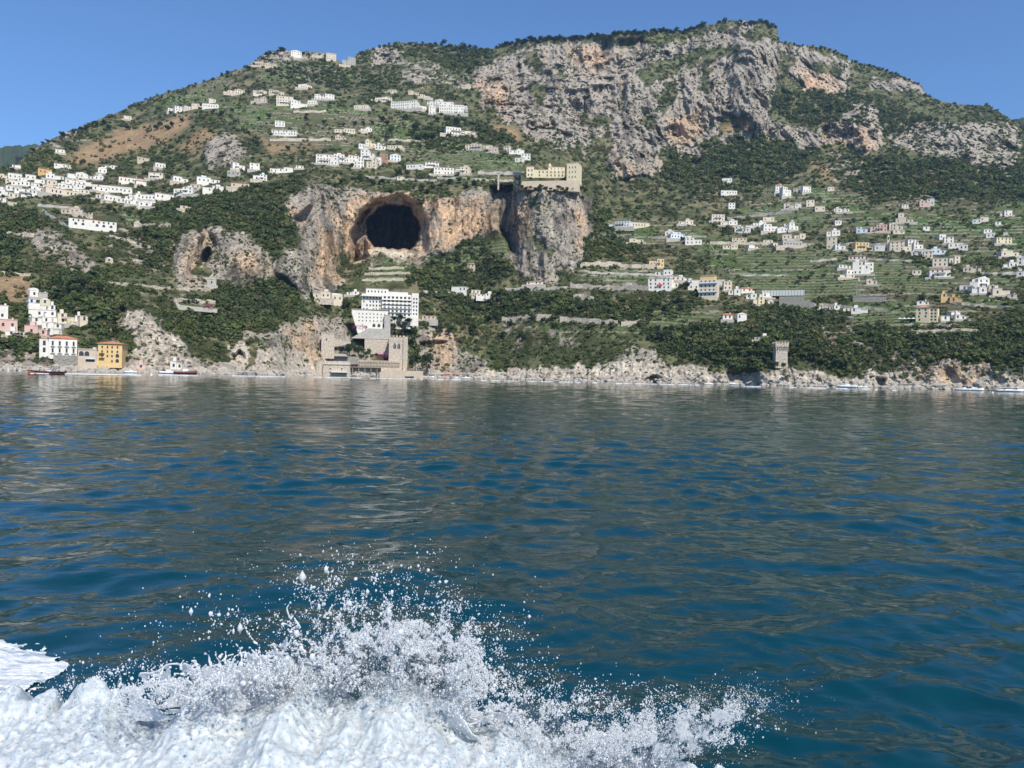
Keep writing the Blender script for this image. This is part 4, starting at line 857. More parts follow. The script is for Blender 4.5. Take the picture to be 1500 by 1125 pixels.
# white terraced hotel
r, k = root_at('terraced_hotel', 571, 470, 86, 50, 'large white terraced hotel with many window rows under the cave', 'hotel', fwdm=10)
b = MB().box(-42*k, 42*k, 6, 20, -6, 40*k).box(-12*k, 32*k, 3, 5.997, -6, 38*k).box(-36*k, -3*k, 10, 20, 40*k+.003, 48*k).box(-3*k+.003, 26*k, 8, 20, 40*k+.003, 44*k).box(32*k+.003, 42.01*k, 2, 5.99, -6, 42*k)
b.build('wall', MW['W'], r); b = MB().box(-42.4*k, -36.3*k, 5.7, 20.3, 40*k+.005, 40.6*k).box(-36.4*k, -3*k, 9.7, 20.3, 48*k+.003, 48.5*k).box(-2.99*k, 26.3*k, 7.8, 20.3, 44*k+.003, 44.5*k); b.build('roof', M_flat, r)
def wg(nc, nr_, x0, x1, z0, z1, y, ww, hh, arch=False, skip=0.0):
    c = 0
    for j in range(nr_):
        for i in range(nc):
            if rn.random() < skip: continue
            window(r, (x0+(x1-x0)*(i+.5)/nc)*k, y, (z0+(z1-z0)*j/nr_)*k, ww, hh, arch=arch)
wg(7, 6, -11, 31, 8, 38, 3, 1.7, 1.8); wg(6, 5, -41, -13, 10, 38, 6, 1.1, 1.5, skip=.1); wg(2, 5, 33, 41, 10, 38, 2, 1.1, 1.5); wg(6, 1, -35, -5, 42.5, 47, 10, 1.1, 1.6)
for j in range(5): MB().box(-11.5*k, 31.5*k, 1.7, 2.99, (7.4+j*6)*k-.2, (7.4+j*6)*k).build('balcony', M_rail, r)
MB().box(-44*k, 6*k, 3.5, 5.99, 35.5*k, 36.2*k).build('terrace_canopy', M_conc, r)
MB().prism([(20*k, -6), (41*k, -6), (41*k, 6*k), (24*k, 8*k)], -3, 1.9).build('lower_terrace', MW['W'], r)
r, k = root_at('hotel_annexe', 542, 481, 54, 28, 'stepped white annexe with small dotted windows below the terraced hotel', 'annexe', fwdm=12)
MB().prism([(-18*k, -4), (26*k, -4), (26*k, 26*k), (-27*k, 27*k), (-27*k, 22*k)], 0, 8).build('wall', MW['G'] if False else MW['W'], r)
wg(8, 3, -19, 24, 10, 25, 0, .8, 1.0); wg(3, 1, 2, 24, 2, 8, 0, 2.2, 2.6, True)
MB().box(-28*k, 26.5*k, -.5, 8.3, 27*k+.01, 27.9*k).build('parapet', M_conc, r)
r, k = root_at('lift_shaft', 567, 495, 10, 34, 'plain pale grey lift shaft rising between hotel and gothic tower', 'shaft', fwdm=13)
MB().box(-4.5*k, 4.5*k, 0, 5, -4, 33*k).build('shaft', MW['G'], r); MB().box(-4.8*k, 4.8*k, -.2, 5.2, 33*k+.003, 34*k).build('cap', M_conc, r)
r, k = root_at('sloping_wall', 542, 495, 52, 16, 'smooth pale trapezoid ramp wall below the hotel annexe', 'wall', fwdm=9)
MB().prism([(-26*k, 0), (24*k, 0), (24*k, 14*k), (-3*k, 14*k)], 0, 6).build('wall', MW['G'], r); MB().box(-27*k, 45*k, -.4, 6, -1.2*k, -.005).build('coping', M_conc, r)
r, k = root_at('garden_wall', 551, 511, 36, 15, 'tan stone wall with trees in front below the ramp wall', 'wall', fwdm=4)
MB().box(-17*k, 18*k, 0, 6, -4, 14*k).build('wall', M_stone, r)
# castle-like bathing establishment
r, k = root_at('battlement_tower', 480, 517, 18, 27, 'square battlemented stone turret left of the hotel gardens', 'tower', fwdm=4)
b = MB().box(-9.5*k, 9.5*k, 0, 9, -4, 26*k)
for i in range(5): b.box((-9.5+i*4)*k, (-9.5+i*4+2.4)*k, 0.001, .8, 26*k+.003, 28.6*k)
b.build('wall', M_stone, r); window(r, -2*k, 0, 18*k, .9, 1.6, arch=True)
r, k = root_at('battlement_wall', 502, 509, 28, 17, 'stone curtain wall with battlements between turret and garden trees', 'wall', fwdm=3)
b = MB().prism([(-13*k, 0), (12*k, 3), (12*k, 8*k), (-13*k, 11*k)], 0, 3)
for i in range(6): b.box((-12.5+i*4.1)*k, (-12.5+i*4.1+2.1)*k, .01, .8, (11-i*.7)*k, (13.4-i*.7)*k)
b.build('wall', M_stone, r)
r, k = root_at('gothic_tower', 583, 543, 28, 52, 'tall stone tower with two dark pointed gothic windows by the beach', 'tower', fwdm=5)
b = MB().box(-14*k, 7*k, 0, 10, -2, 49*k).box(7*k+.003, 13.5*k, -1.2, 10, -2, 50*k); b.build('wall', M_stone, r)
for i in range(5): MB().box((-14+i*5)*k, (-14+i*5+2.8)*k, -.3, .9, 49*k+.003, 51.5*k).build('merlon', M_stone, r)
for xx in (-5.5, .5):
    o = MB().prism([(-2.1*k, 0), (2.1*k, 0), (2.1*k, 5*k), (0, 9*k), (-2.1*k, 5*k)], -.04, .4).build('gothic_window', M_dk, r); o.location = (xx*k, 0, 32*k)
    MB().box(-.12, .12, -.12, -.045, 0, 6*k).build('mullion', M_stone, o)
b = MB()
for i in range(5): b.prism([((-13+i*4.2)*k, 43*k), ((-10.6+i*4.2)*k, 43*k), ((-10.6+i*4.2)*k, 46*k), ((-11.8+i*4.2)*k, 47*k), ((-13+i*4.2)*k, 46*k)], -.25, -.005)
b.build('blind_arches', MW['T'], r)
r, k = root_at('bathing_house', 487, 549, 52, 25, 'low stone bathing house with round left tower on the beach', 'bathing house', fwdm=3)
b = MB().box(-14*k, 26*k, 0, 9, -2, 15*k).box(-14*k, 26*k, 3, 9, 15*k+.003, 20*k); b.build('wall', M_stone, r)
b = MB().cyl(-19*k, 4, -2, 20*k, 7*k, 6.3*k, 16); b.build('round_tower', M_stone, r); MB().cyl(-19*k, 4, 20*k+.01, 21*k, 6.9*k, 6.9*k, 16).build('cap', M_conc, r)
MB().box(-14*k, 27*k, -.6, 9.2, 14.9*k, 15.6*k).build('ledge', M_conc, r); wgrid(r, 34*k, 12*k, 2, rn, x0=5*k, dens=6.5, ww=1.0, hh=1.1, skip=0)
MB().box(-2*k, 22*k, -3.2, -.01, 3.6*k, 4.2*k).build('sun_awning', M_rail, r)
r, k = root_at('sea_deck', 550, 547, 78, 22, 'long timber-fronted deck with arcaded railing over the beach', 'deck', fwdm=3)
b = MB().box(-38*k, 8*k, 0, 8, 8*k, 9*k); b.build('floor', M_wood, r)
b = MB()
for i in range(34): b.box((-38+i*2.2)*k, (-38+i*2.2+.7)*k, 0, .25, 9*k+.003, 18*k)
b.box(-38*k, 37*k, -.1, .4, 18*k+.003, 19*k).box(-38*k, 37*k, -.08, .35, 13*k, 13.4*k); b.build('railing', MW['T'], r)
MB().box(-38*k, 37*k, 1.5, 8.1, 9*k+.003, 17.5*k).build('back_wall', M_stone, r); MB().box(8*k+.003, 38*k, .3, 8, -2, 9*k-.01).build('base', M_stone, r)
for i in range(5): MB().box((-34+i*9)*k, (-33+i*9)*k, .5, 1.2, -2, 8*k-.004).build('pillar', M_stoneg, r)
MB().box(-38*k, 8*k, 3, 8, -2, 8*k-.005).build('rear_wall', M_stoneg, r)
r, k = root_at('sea_wall', 588, 549, 64, 8, 'pale tan quay wall at the water in front of the gothic tower', 'quay', fwdm=9)
MB().prism([(-32*k, -3), (32*k, -3), (32*k, 6*k), (-24*k, 7*k), (-32*k, 3*k)], 0, 10).build('wall', MW['T'], r)
r, k = root_at('upper_gallery', 502, 527, 52, 10, 'pale roofed gallery above the stone bathing house', 'gallery', fwdm=3)
MB().box(-22*k, 24*k, 2, 7, -3, 5*k).build('wall', M_stoneg, r); MB().prism([(-24*k, 5*k), (8*k, 5*k), (4*k, 8.6*k), (-20*k, 9*k)], -1, 7.5).build('roof', M_conc, r)
r, k = root_at('beach_kiosk', 661, 553, 26, 7, 'low beach bar with red roof on the pebble beach', 'kiosk', fwdm=6)
MB().box(-12*k, 12*k, 1, 5, -1, 4*k).build('wall', MW['W'], r); MB().box(-13*k, 13*k, 0, 5.3, 4.003*k, 5*k).build('roof', mat('faded_red_roof', (.38, .12, .08)), r)
for i in range(5): MB().box((-12+i*5.8)*k, (-12+i*5.8)*k+.2, .1, .3, -1, 4*k-.01).build('post', M_rail, r)
r, k = root_at('bougainvillea_terrace', 288, 453, 60, 8, 'curved white garden wall with magenta blossom on the left ledge', 'terrace', fwdm=4)
MB().prism([(-26*k, -2*k), (30*k, -4*k), (31*k, 2*k), (-24*k, 5*k), (-30*k, 10*k), (-31*k, 8*k)], 0, 3).build('wall', M_conc, r)
V, Fc = leaf_ball(160, np.random.default_rng(8), [(-1.5, 0, .6, 1.4), (1.2, 0, .3, 1.5), (3.2, 0, 0, 1.1)], .28)
o = link(bpy.data.objects.new('blossom', npmesh('blossom', V, Fc, M_bou)), r); o.location = (15*k, -.5, 5*k)
for (bx, by, lb, s_) in ((527, 482, 'dark magenta bougainvillea cascading left of the ramp wall', 1.6), (560, 524, 'dark red bougainvillea hedge behind the deck railing', 1.3), (574, 523, 'second dark red bougainvillea hedge beside the gothic tower foot', 1.2)):
    V, Fc = leaf_ball(200, np.random.default_rng(bx), [(-3, 0, .6, 1.6), (-1, 0, .9, 1.7), (1.4, 0, 1.2, 1.8), (3.4, 0, 1, 1.3)], .3); p, rz, kk2, _ = place(bx, by, 14, 8, 11)
    o = link(bpy.data.objects.new('bougainvillea', npmesh('bougainvillea', V*s_*.8, Fc, M_bou))); o.location = p; o.rotation_euler = (0, 0, rz); meta(o, lb, 'shrub')
r, k = root_at('parasol', 278, 544, 8, 10, 'big dark beach parasol right of the white beach house', 'parasol', fwdm=6)
MB().cyl(0, 0, 6*k, 9*k, 4*k, .1, 10).build('canopy', mat('dark_canvas', (.04, .05, .06)), r); MB().cyl(0, 0, -1, 6*k, .08).build('pole', M_metal, r)

# retaining walls and roads one can make out: (x1, y1, x2, y2, height px, label, material)
WALLS = [(0,400,45,404,4,'tan wall along the cliff road at the left edge',M_stone),(5,345,50,346,6,'stone viaduct wall above the left cliff',M_stone),(60,347,80,350,6,'short stone wall piece right of the left viaduct',M_stone),
 (55,302,110,306,4,'long pale road wall under the left village',M_conc),(62,310,105,338,5,'white stairway wall descending beside the long white house',MW['W']),(105,316,136,320,9,'tan wall behind the tan house under the left village',M_stone),
 (196,332,250,335,8,'stone terrace wall right of the long white house',M_stone),(160,346,235,366,3,'slanting path wall over the left gorge',M_stone),(250,290,292,288,5,'pale bridge parapet in front of the white terrace row',M_conc),
 (262,424,318,424,3,'upper garden wall on the left ledge',M_stone),(155,415,250,424,4,'long low wall crossing the woods above the grey shore cliff',M_stone),(255,441,316,444,5,'dry terrace wall over the bougainvillea terrace',M_stone),
 (430,165,478,164,3,'brown terrace wall under the upper left hamlet',M_stone),(395,206,485,206,4,'long stone wall below the long white terrace house',M_stone),(560,205,625,208,3,'pale field wall under the high middle houses',M_stone),
 (535,260,640,266,3,'pale road wall along the top of the cave cliff',M_conc),(640,262,700,263,3,'road wall behind the cliff edge right of the cave',M_conc),(700,255,768,256,5,'grey road wall leading to the monastery',M_conc),
 (700,264,760,266,3,'low garden wall left of the monastery terrace',M_stone),(850,388,960,394,7,'broad tan terrace wall at the foot of the headland',M_stone),(862,400,960,404,3,'second tan terrace wall at the foot of the headland',M_conc),
 (835,420,900,425,7,'weathered tan wall above the lower gardens',M_stone),(885,424,965,424,6,'green-grey garden wall left of the white guest house',M_stoneg),(740,425,830,422,4,'pale road wall under the headland',M_conc),
 (735,470,808,466,7,'dry tan wall among the trees over the pale shore',M_stone),(820,470,905,474,7,'long dry tan wall right of the trees over the pale shore',M_stone),(910,476,945,472,6,'short tan terrace wall at the right end of the dry walls',M_stone),
 (840,437,870,440,8,'small tan wall patch under the road',M_stone),(955,350,1035,347,4,'grey retaining wall under the bluish white row',M_stoneg),(880,344,925,350,4,'grey wall below the long bluish house',M_stoneg),
 (1065,322,1160,311,4,'long grey road wall curving up the right valley',M_stoneg),(1040,357,1130,358,4,'terrace wall over the green fields',M_stone),(1085,404,1155,404,2.5,'thin pale wall across the green fields',M_conc),
 (1187,384,1226,380,3,'pale slanted wall in the vineyard terraces',M_conc),(1230,359,1300,360,4,'pale road wall left of the church',M_conc),(1270,380,1345,384,3,'pale road wall under the church',M_conc),
 (1125,362,1165,368,5,'rough grey wall left of the vineyards',M_stoneg),(1395,445,1500,454,4,'tan road wall at the right above the trees',M_stone),(1438,402,1500,402,4,'pale road wall at the right edge',M_conc),
 (1200,448,1300,455,4,'tan wall right of the stepped masonry wall',M_stone),(1210,461,1250,465,2,'thin pale garden wall below the greenhouse group',M_conc),(1325,478,1410,480,5,'dry terrace wall below the large cream house',M_stone),(1335,488,1432,487,6,'lower dry terrace wall below the large cream house',M_stone),
 (1040,484,1095,484,3,'tan wall under the two white garden cottages',M_stone),(540,394,596,392,2.6,'tan terrace wall under the cave path',M_stone),(534,402,600,400,2.8,'middle tan terrace wall between cave path and white hotel',M_stone),(530,411,592,410,3.5,'broad tan terrace wall above the white hotel',M_stone),(620,428,690,432,3,'pale path wall right of the white hotel',M_conc),(450,83,485,84,4,'stone wall between the left summit houses',M_stone)]
for (x1, y1, x2, y2, hp, lb, mm) in WALLS:
    n = 17; xs = np.linspace(x1, x2, n); ys = np.linspace(y1, y2, n)+np.sin(xs*.3)*.5; Rr = terr(xs, ys)-1.5
    Rr = (np.convolve(np.pad(Rr, 1, mode='edge'), [.25, .5, .25], 'valid')); Rr = np.minimum(Rr, terr(xs, ys)-1.0); p = at(xs, ys, Rr); q = at(xs, ys-hp*np.random.default_rng(int(x1*7+y1)).uniform(.55, 1.1, n), Rr); c = p.mean(0); V = []
    for i in range(n):
        d = p[i, :2]/np.linalg.norm(p[i, :2])*1.6; V += [p[i]-c-np.array([0, 0, 3]), q[i]-c, q[i]-c+np.array([d[0], d[1], 0]), p[i]-c+np.array([d[0], d[1], -3])]
    fs = [tuple(a) for i in range(n-1) for a in ((4*i, 4*i+4, 4*i+5, 4*i+1), (4*i+1, 4*i+5, 4*i+6, 4*i+2), (4*i+2, 4*i+6, 4*i+7, 4*i+3))]+[(0, 1, 2, 3), (4*n-1, 4*n-2, 4*n-3, 4*n-4)]
    o = MB().poly(V, fs).build('retaining_wall', mm); o.location = c; meta(o, lb, 'wall', 'retaining walls on the slopes')
    excl.append((min(x1, x2), max(x1, x2), (y1+y2)/2-hp*.35, (y1+y2)/2+.5))
# stairway straight down the green slope
p1, p2 = at(1040, 358, terr(np.array([1040.]), np.array([358.]))[0]-1), at(1071, 402, terr(np.array([1071.]), np.array([402.]))[0]-1)
xs = np.linspace(1040, 1071, 14); ys = np.linspace(358, 402, 14); pp = at(xs, ys, terr(xs, ys)-.8)
o = MB().tube([Vector(v) for v in pp], .5, 6).build('penstock_pipe', M_stoneg); meta(o, 'straight pale pipe track running down the green slope', 'pipe')
scrub_last = True

# masts on the skyline and pylons
for (mx, my, hh, lb) in ((1225, 78, 12, 'thin radio mast on the stepped right ridge'), (1449, 154, 11, 'thin radio mast on the flat right shoulder'), (1024, 40, 8, 'thin mast left of the summit'), (1198, 71, 6, 'short mast on the ridge right of the summit')):
    p, rz, k, Rr = place(mx, my+1, 2, hh, 1); b = MB().tube([(0, 0, -2), (0, 0, hh*k)], .22, 5)
    for j in range(3): b.box(-.9, .9, -.06, .06, hh*k*(.6+.13*j), hh*k*(.6+.13*j)+.12)
    o = b.build('radio_mast', M_metal); o.location = p; meta(o, lb, 'mast')

# ------------------------------------------------------------------ trees one can tell apart
def grove(label, group, kind, col, pts, h, var=.25, back=0):
    for (x, y) in pts: tree(kind, x, y+h*.1, h*random.uniform(1-var, 1+var), col, label, group, back)
yk = lambda x: float(np.interp(x, cx, ysk))+1.5
grove('dark tree in the wood lining the top of the great cliff', 'trees along the cliff top', 'round', 'dark', [(x+random.uniform(-1.5, 1.5), yk(x)+random.uniform(0, 4)) for x in np.arange(728, 1032, 4.6)], 9)
grove('dark tree on the rounded summit block', 'trees on the summit', 'round', 'dark', [(x, yk(x)+random.uniform(0, 7)) for x in np.arange(1086, 1136, 4.5)], 9)
grove('dark tree on the ridge between the left summit and the great cliff', 'ridge trees', 'round', 'dark', [(x, yk(x)+random.uniform(0, 4)) for x in np.arange(556, 726, 7.5)], 6)
grove('small tree on the right descending ridge', 'right ridge trees', 'round', 'dark', [(x, yk(x)+random.uniform(0, 3)) for x in np.arange(1150, 1350, 6.5)], 5.5)
grove('dark tree on the left summit', 'left summit trees', 'round', 'dark', [(x, yk(x)+random.uniform(1, 6)) for x in (391, 396, 402, 407, 412, 416, 445, 452, 385, 372, 364)], 8)
grove('dark shrubby tree on the lower left ridge', 'lower left ridge trees', 'round', 'dark', [(118, 192), (127, 190), (140, 185), (152, 182), (70, 210), (62, 212), (48, 222), (160, 190), (108, 196)], 9)
tree('round', 92, 203, 14, 'dark', 'big dark round tree on the lower left ridge')
tree('round', 325, 112, 7, 'dark', 'round tree alone on the skyline, left of a pair'); tree('round', 333, 109, 7, 'dark', 'round tree alone on the skyline, right of a pair')
tree('round', 688, 72, 9, 'dark', 'lone round tree on the skyline left of the great cliff'); tree('round', 650, 66, 11, 'dark', 'tall tree on the skyline knoll in the middle')
tree('round', 1006, 425, 15, 'dark', 'big dark round tree beside the tall cream house'); tree('round', 1181, 413, 12, 'dark', 'dark round tree alone in the green terraced fields')
tree('cyp', 456, 438, 18, 'cyp', 'dark cypress left of the cream cottage near the hotel'); tree('cyp', 58, 424, 14, 'cyp', 'dark cypress above the white hillside stack'); tree('cyp', 1100, 490, 20, 'cyp', 'tall dark cypress above the umbrella pines')
tree('cyp', 1147, 450, 18, 'cyp', 'dark conical tree in front of the left end of the masonry wall'); tree('cyp', 1168, 450, 14, 'cyp', 'dark cypress in front of the masonry wall, left of a pair'); tree('cyp', 1175, 452, 18, 'cyp', 'dark cypress in front of the masonry wall, right of a pair'); tree('cyp', 1203, 466, 22, 'cyp', 'slim dark cypress at the top of the terraced gardens')
tree('round', 508, 455, 18, 'dark', 'big dark tree left of the white hotel'); tree('round', 513, 468, 9, 'dark', 'dark bush-like tree on the annexe terrace', back=-15); tree('round', 588, 470, 12, 'dark', 'round tree on the lower hotel terrace', back=-15)
tree('round', 575, 486, 17, 'dark', 'large dark tree right of the lift shaft, left one', back=-15); tree('round', 590, 489, 20, 'dark', 'large dark tree right of the lift shaft, middle one', back=-15); tree('round', 606, 492, 18, 'mid', 'large green tree right of the lift shaft, right one', back=-15)
tree('round', 512, 519, 22, 'dark', 'dark garden tree between battlement wall and ramp, left one', back=-15); tree('round', 525, 521, 19, 'dark', 'dark garden tree between battlement wall and ramp, right one', back=-15); tree('round', 608, 538, 26, 'dark', 'large dark tree right of the gothic tower, left one', back=-15); tree('round', 625, 538, 26, 'dark', 'large dark tree right of the gothic tower, right one', back=-15)
tree('round', 1350, 440, 12, 'dark', 'dark round tree above the large cream house'); tree('round', 1370, 440, 11, 'dark', 'dark round tree left of the yellow house at right'); tree('round', 1276, 355, 8, 'dark', 'dark round tree left of the church tower')
tree('round', 582, 259, 16, 'dark', 'big dark tree on the cliff top over the cave, left one'); tree('round', 596, 259, 12, 'dark', 'big dark tree on the cliff top over the cave, right one'); tree('round', 514, 250, 14, 'dark', 'dark tree in front of the village over the cave')
grove('bushy garden tree on the planted bank above the stone bathing house', 'bathing house garden trees', 'round', 'mid', [(498,520),(505,526),(518,527),(528,526),(536,522),(545,524),(496,512),(540,516),(552,522),(532,515)], 9, back=-9)
grove('dark tree on the terrace in front of the white hotel', 'hotel terrace trees', 'round', 'dark', [(571,474),(578,471),(583,476),(592,478),(599,474),(566,466),(602,483),(586,466)], 11, back=-15)
grove('green tree hiding the foot of the watchtower', 'trees around the watchtower', 'round', 'mid', [(1129,536),(1136,538),(1148,539),(1158,537),(1164,534),(1124,530)], 11, back=-14)
grove('low dark shrub at the foot of the monastery wall', 'shrubs under the monastery', 'round', 'dark', [(770,279),(777,277),(784,280),(792,278),(806,279),(812,281),(818,278),(824,280),(831,279),(838,281),(846,278),(853,279),(858,282),(764,276),(799,280),(828,283),(788,283)], 9, back=-8)
grove('umbrella pine in the wood above the right shore', 'umbrella pines', 'pine', 'pine', [(1035,516),(1046,508),(1052,520),(1062,512),(1070,522),(1078,508),(1086,518),(1094,510),(1100,522),(1110,512),(1118,524),(1124,512),(1162,520),(1172,526),(1180,518),(1190,528),(1196,522),(1206,535),(1216,530),(1228,538)], 17, .15)
grove('umbrella pine in the shady grove above the lower left villas', 'left umbrella pines', 'pine', 'dark', [(82,424),(92,420),(100,432),(108,422),(118,430),(126,420),(132,436),(142,428),(148,440),(88,440),(112,445),(128,452),(140,458),(98,448)], 17, .2)
grove('dark tree at the foot of the left ridge slope', 'left slope trees', 'round', 'dark', [(228,190),(245,190),(252,186),(266,178),(186,190),(234,184),(296,158),(312,166),(325,170),(340,165),(282,190)], 10)
grove('dark round tree on the brown terraces of the upper left', 'brown terrace trees', 'round', 'dark', [(379,176),(394,173),(448,176),(449,170),(474,182),(376,214),(422,220),(520,183),(532,183),(545,182),(503,185)], 9)
grove('dark tree in the hollow above the monastery village', 'hollow trees', 'round', 'dark', [(560,178),(568,184),(572,195),(566,205),(604,198),(612,205),(624,202),(632,206),(608,190),(593,175),(640,178),(655,180),(668,183),(680,180)], 13)
grove('dark tree along the cliff edge over the cave', 'cliff edge trees', 'round', 'dark', [(492,274),(500,270),(545,272),(560,270),(572,284),(580,288),(590,287),(606,276),(618,280),(626,284),(634,276),(645,276),(660,270),(672,268),(682,276),(694,272),(538,264),(526,266)], 11)
grove('rounded tree on the slope of the right valley', 'right valley trees', 'round', 'mid', [(random.uniform(950, 1480), random.uniform(270, 440)) for _ in range(60)], 8)
grove('dark tree on the lower slopes above the shore', 'lower slope trees', 'round', 'dark', [(random.uniform(640, 1000), random.uniform(440, 505)) for _ in range(40)], 12)
grove('olive-green tree in the gardens around the left village', 'left village trees', 'round', 'olive', [(75,295),(85,297),(115,292),(122,296),(160,307),(168,312),(176,306),(190,315),(205,315),(180,325),(230,305),(245,305),(240,279),(50,310),(70,320),(35,318)], 9)
scrub()

# ------------------------------------------------------------------ shore boulders
M_bld = mat('shore_boulders', (.46, .42, .36), .9, noise=1, nscale=1.5, bump=.8, bscale=2)
def boulders():
    g = np.random.default_rng(21); Vs = []; Fs = []; o = 0
    ico = bpy.data.meshes.new('t'); import bmesh; bm = bmesh.new(); bmesh.ops.create_icosphere(bm, subdivisions=1, radius=1); bm.to_mesh(ico); bm.free()
    v0 = np.array([v.co for v in ico.vertices]); f0 = np.array([p.vertices for p in ico.polygons]); bpy.data.meshes.remove(ico)
    for i in range(2600):
        px = g.uniform(-20, 1520); r0 = float(terr(np.array([px]), np.array([float(yshore(px))-2]))[0]); d = g.uniform(-7, 10)
        s = g.lognormal(-.1, .5)*1.1; py = float(yshore(px))-g.uniform(1, 9)*(d > 0)
        if d > 0: p = at(px, py, float(terr(np.array([px]), np.array([py]))[0]))
        else: p = at(px, float(yshore(px)), r0+d); p[2] = g.uniform(-.4, .3)
        v = v0*(g.uniform(.65, 1.25, (len(v0), 1)))*s*np.array([g.uniform(.8, 1.5), 1, g.uniform(.55, 1)])+p; Vs.append(v); Fs.append(f0+o); o += len(v0)
    ob = link(bpy.data.objects.new('boulders', npmesh('boulders', np.concatenate(Vs), np.concatenate(Fs), M_bld))); meta(ob, 'pale boulders heaped along the waterline', 'boulders', kind='stuff')
boulders()
# ------------------------------------------------------------------ boats
M_hullw = mat('white_hull', (.8, .8, .78), .35, spec=.5); M_hullr = mat('orange_red_hull', (.42, .09, .04), .4, spec=.5); M_black = mat('black_rubber', (.03, .03, .035), .5); M_foam = mat('wake_foam', (.82, .86, .88), .7, noise=1, nscale=2, contrast=(.75, 1.1)); M_glass = mat('windscreen', (.05, .08, .1), .1, spec=.6)
def hull(b, L, W, D, sheer=.35, n=14, bow=1):
    """hull along +x with a pointed, raised bow"""
    secs = []
    for i in range(n+1):
        t = i/n; x = -L/2+L*t; wv = W/2*(1 if t < .45 else math.sqrt(max(0.0, 1-((t-.45)/.55)**2.2))*1.0); wv = max(wv, .03); zt = D*(1+sheer*max(0, t-.4)**1.5*2); kl = -.35*D*(1-max(0, (t-.75)/.25)**2*1.6)
        secs.append([(x, -wv, zt), (x, -wv*.86, D*.25), (x, 0, kl), (x, wv*.86, D*.25), (x, wv, zt), (x, wv*.8, zt-.12), (x, 0, zt-.25), (x, -wv*.8, zt-.12)])
    k = len(b.v)
    for s in secs: b.v += s
    for i in range(n):
        for j in range(8): b.f.append((k+i*8+j, k+i*8+(j+1) % 8, k+(i+1)*8+(j+1) % 8, k+(i+1)*8+j))
    b.f += [tuple(k+7-j for j in range(8)), tuple(k+n*8+j for j in range(8))]
    return b
def waterpt(px, R0, dz=0):
    d = dirs(px, yh(px)); p = d*R0; return Vector((p[0], p[1], dz))
SK = mat('skin', (.55, .36, .27), .6)
def person_mesh(seated, name):
    bm = bpy.data.meshes.new(name); 
    if seated: P_ = {'pel': (0, 0, .1, .16), 'waist': (0, 0, .3, .14), 'ch': (-.02, 0, .52, .17), 'nk': (0, 0, .68, .065), 'hd': (.02, 0, .78, .095), 'tp': (.0, 0, .9, .09),
              'sl': (0, .2, .6, .065), 'el': (.1, .26, .38, .05), 'hl': (.32, .2, .3, .035), 'sr': (0, -.2, .6, .065), 'er': (.1, -.26, .38, .05), 'hr': (.32, -.2, .3, .035),
              'll': (.08, .1, .08, .1), 'kl': (.46, .12, .12, .07), 'fl': (.5, .12, -.3, .05), 'tl': (.62, .12, -.34, .04), 'lr': (.08, -.1, .08, .1), 'kr': (.46, -.12, .12, .07), 'fr': (.5, -.12, -.3, .05), 'tr': (.62, -.12, -.34, .04)}
    else: P_ = {'pel': (0, 0, .95, .15), 'waist': (0, 0, 1.12, .13), 'ch': (0, 0, 1.34, .17), 'nk': (0, 0, 1.5, .06), 'hd': (.02, 0, 1.6, .09), 'tp': (0, 0, 1.72, .085),
              'sl': (0, .2, 1.42, .065), 'el': (.1, .26, 1.18, .05), 'hl': (.34, .18, 1.12, .035), 'sr': (0, -.2, 1.42, .065), 'er': (.1, -.26, 1.18, .05), 'hr': (.34, -.18, 1.12, .035),
              'll': (0, .1, .88, .1), 'kl': (.03, .12, .48, .07), 'fl': (0, .13, .08, .05), 'tl': (.14, .14, .03, .04), 'lr': (0, -.1, .88, .1), 'kr': (.03, -.12, .48, .07), 'fr': (0, -.13, .08, .05), 'tr': (.14, -.14, .03, .04)}
    ks = list(P_); E = [('pel', 'waist'), ('waist', 'ch'), ('ch', 'nk'), ('nk', 'hd'), ('hd', 'tp'), ('ch', 'sl'), ('sl', 'el'), ('el', 'hl'), ('ch', 'sr'), ('sr', 'er'), ('er', 'hr'), ('pel', 'll'), ('ll', 'kl'), ('kl', 'fl'), ('fl', 'tl'), ('pel', 'lr'), ('lr', 'kr'), ('kr', 'fr'), ('fr', 'tr')]
    bm.from_pydata([P_[k][:3] for k in ks], [(ks.index(a), ks.index(b)) for a, b in E], [])
    o = bpy.data.objects.new('tmp', bm); COL.objects.link(o); sk = o.modifiers.new('s', 'SKIN'); su = o.modifiers.new('u', 'SUBSURF'); su.levels = 1
    for i, k in enumerate(ks): bm.skin_vertices[0].data[i].radius = (P_[k][3],)*2
    bm.skin_vertices[0].data[0].use_root = True
    dg = bpy.context.evaluated_depsgraph_get(); me = bpy.data.meshes.new_from_object(o.evaluated_get(dg)); me.name = name; bpy.data.objects.remove(o)
    return me
pm = {True: person_mesh(True, 'person'), False: person_mesh(False, 'person')}
CL = {n: mat(n, c, .8) for n, c in (('white_shirt', (.75, .75, .75)), ('navy_shirt', (.03, .05, .14)), ('red_shirt', (.5, .06, .05)), ('dark_shirt', (.05, .05, .05)), ('pale_blue_shirt', (.35, .5, .7)))}
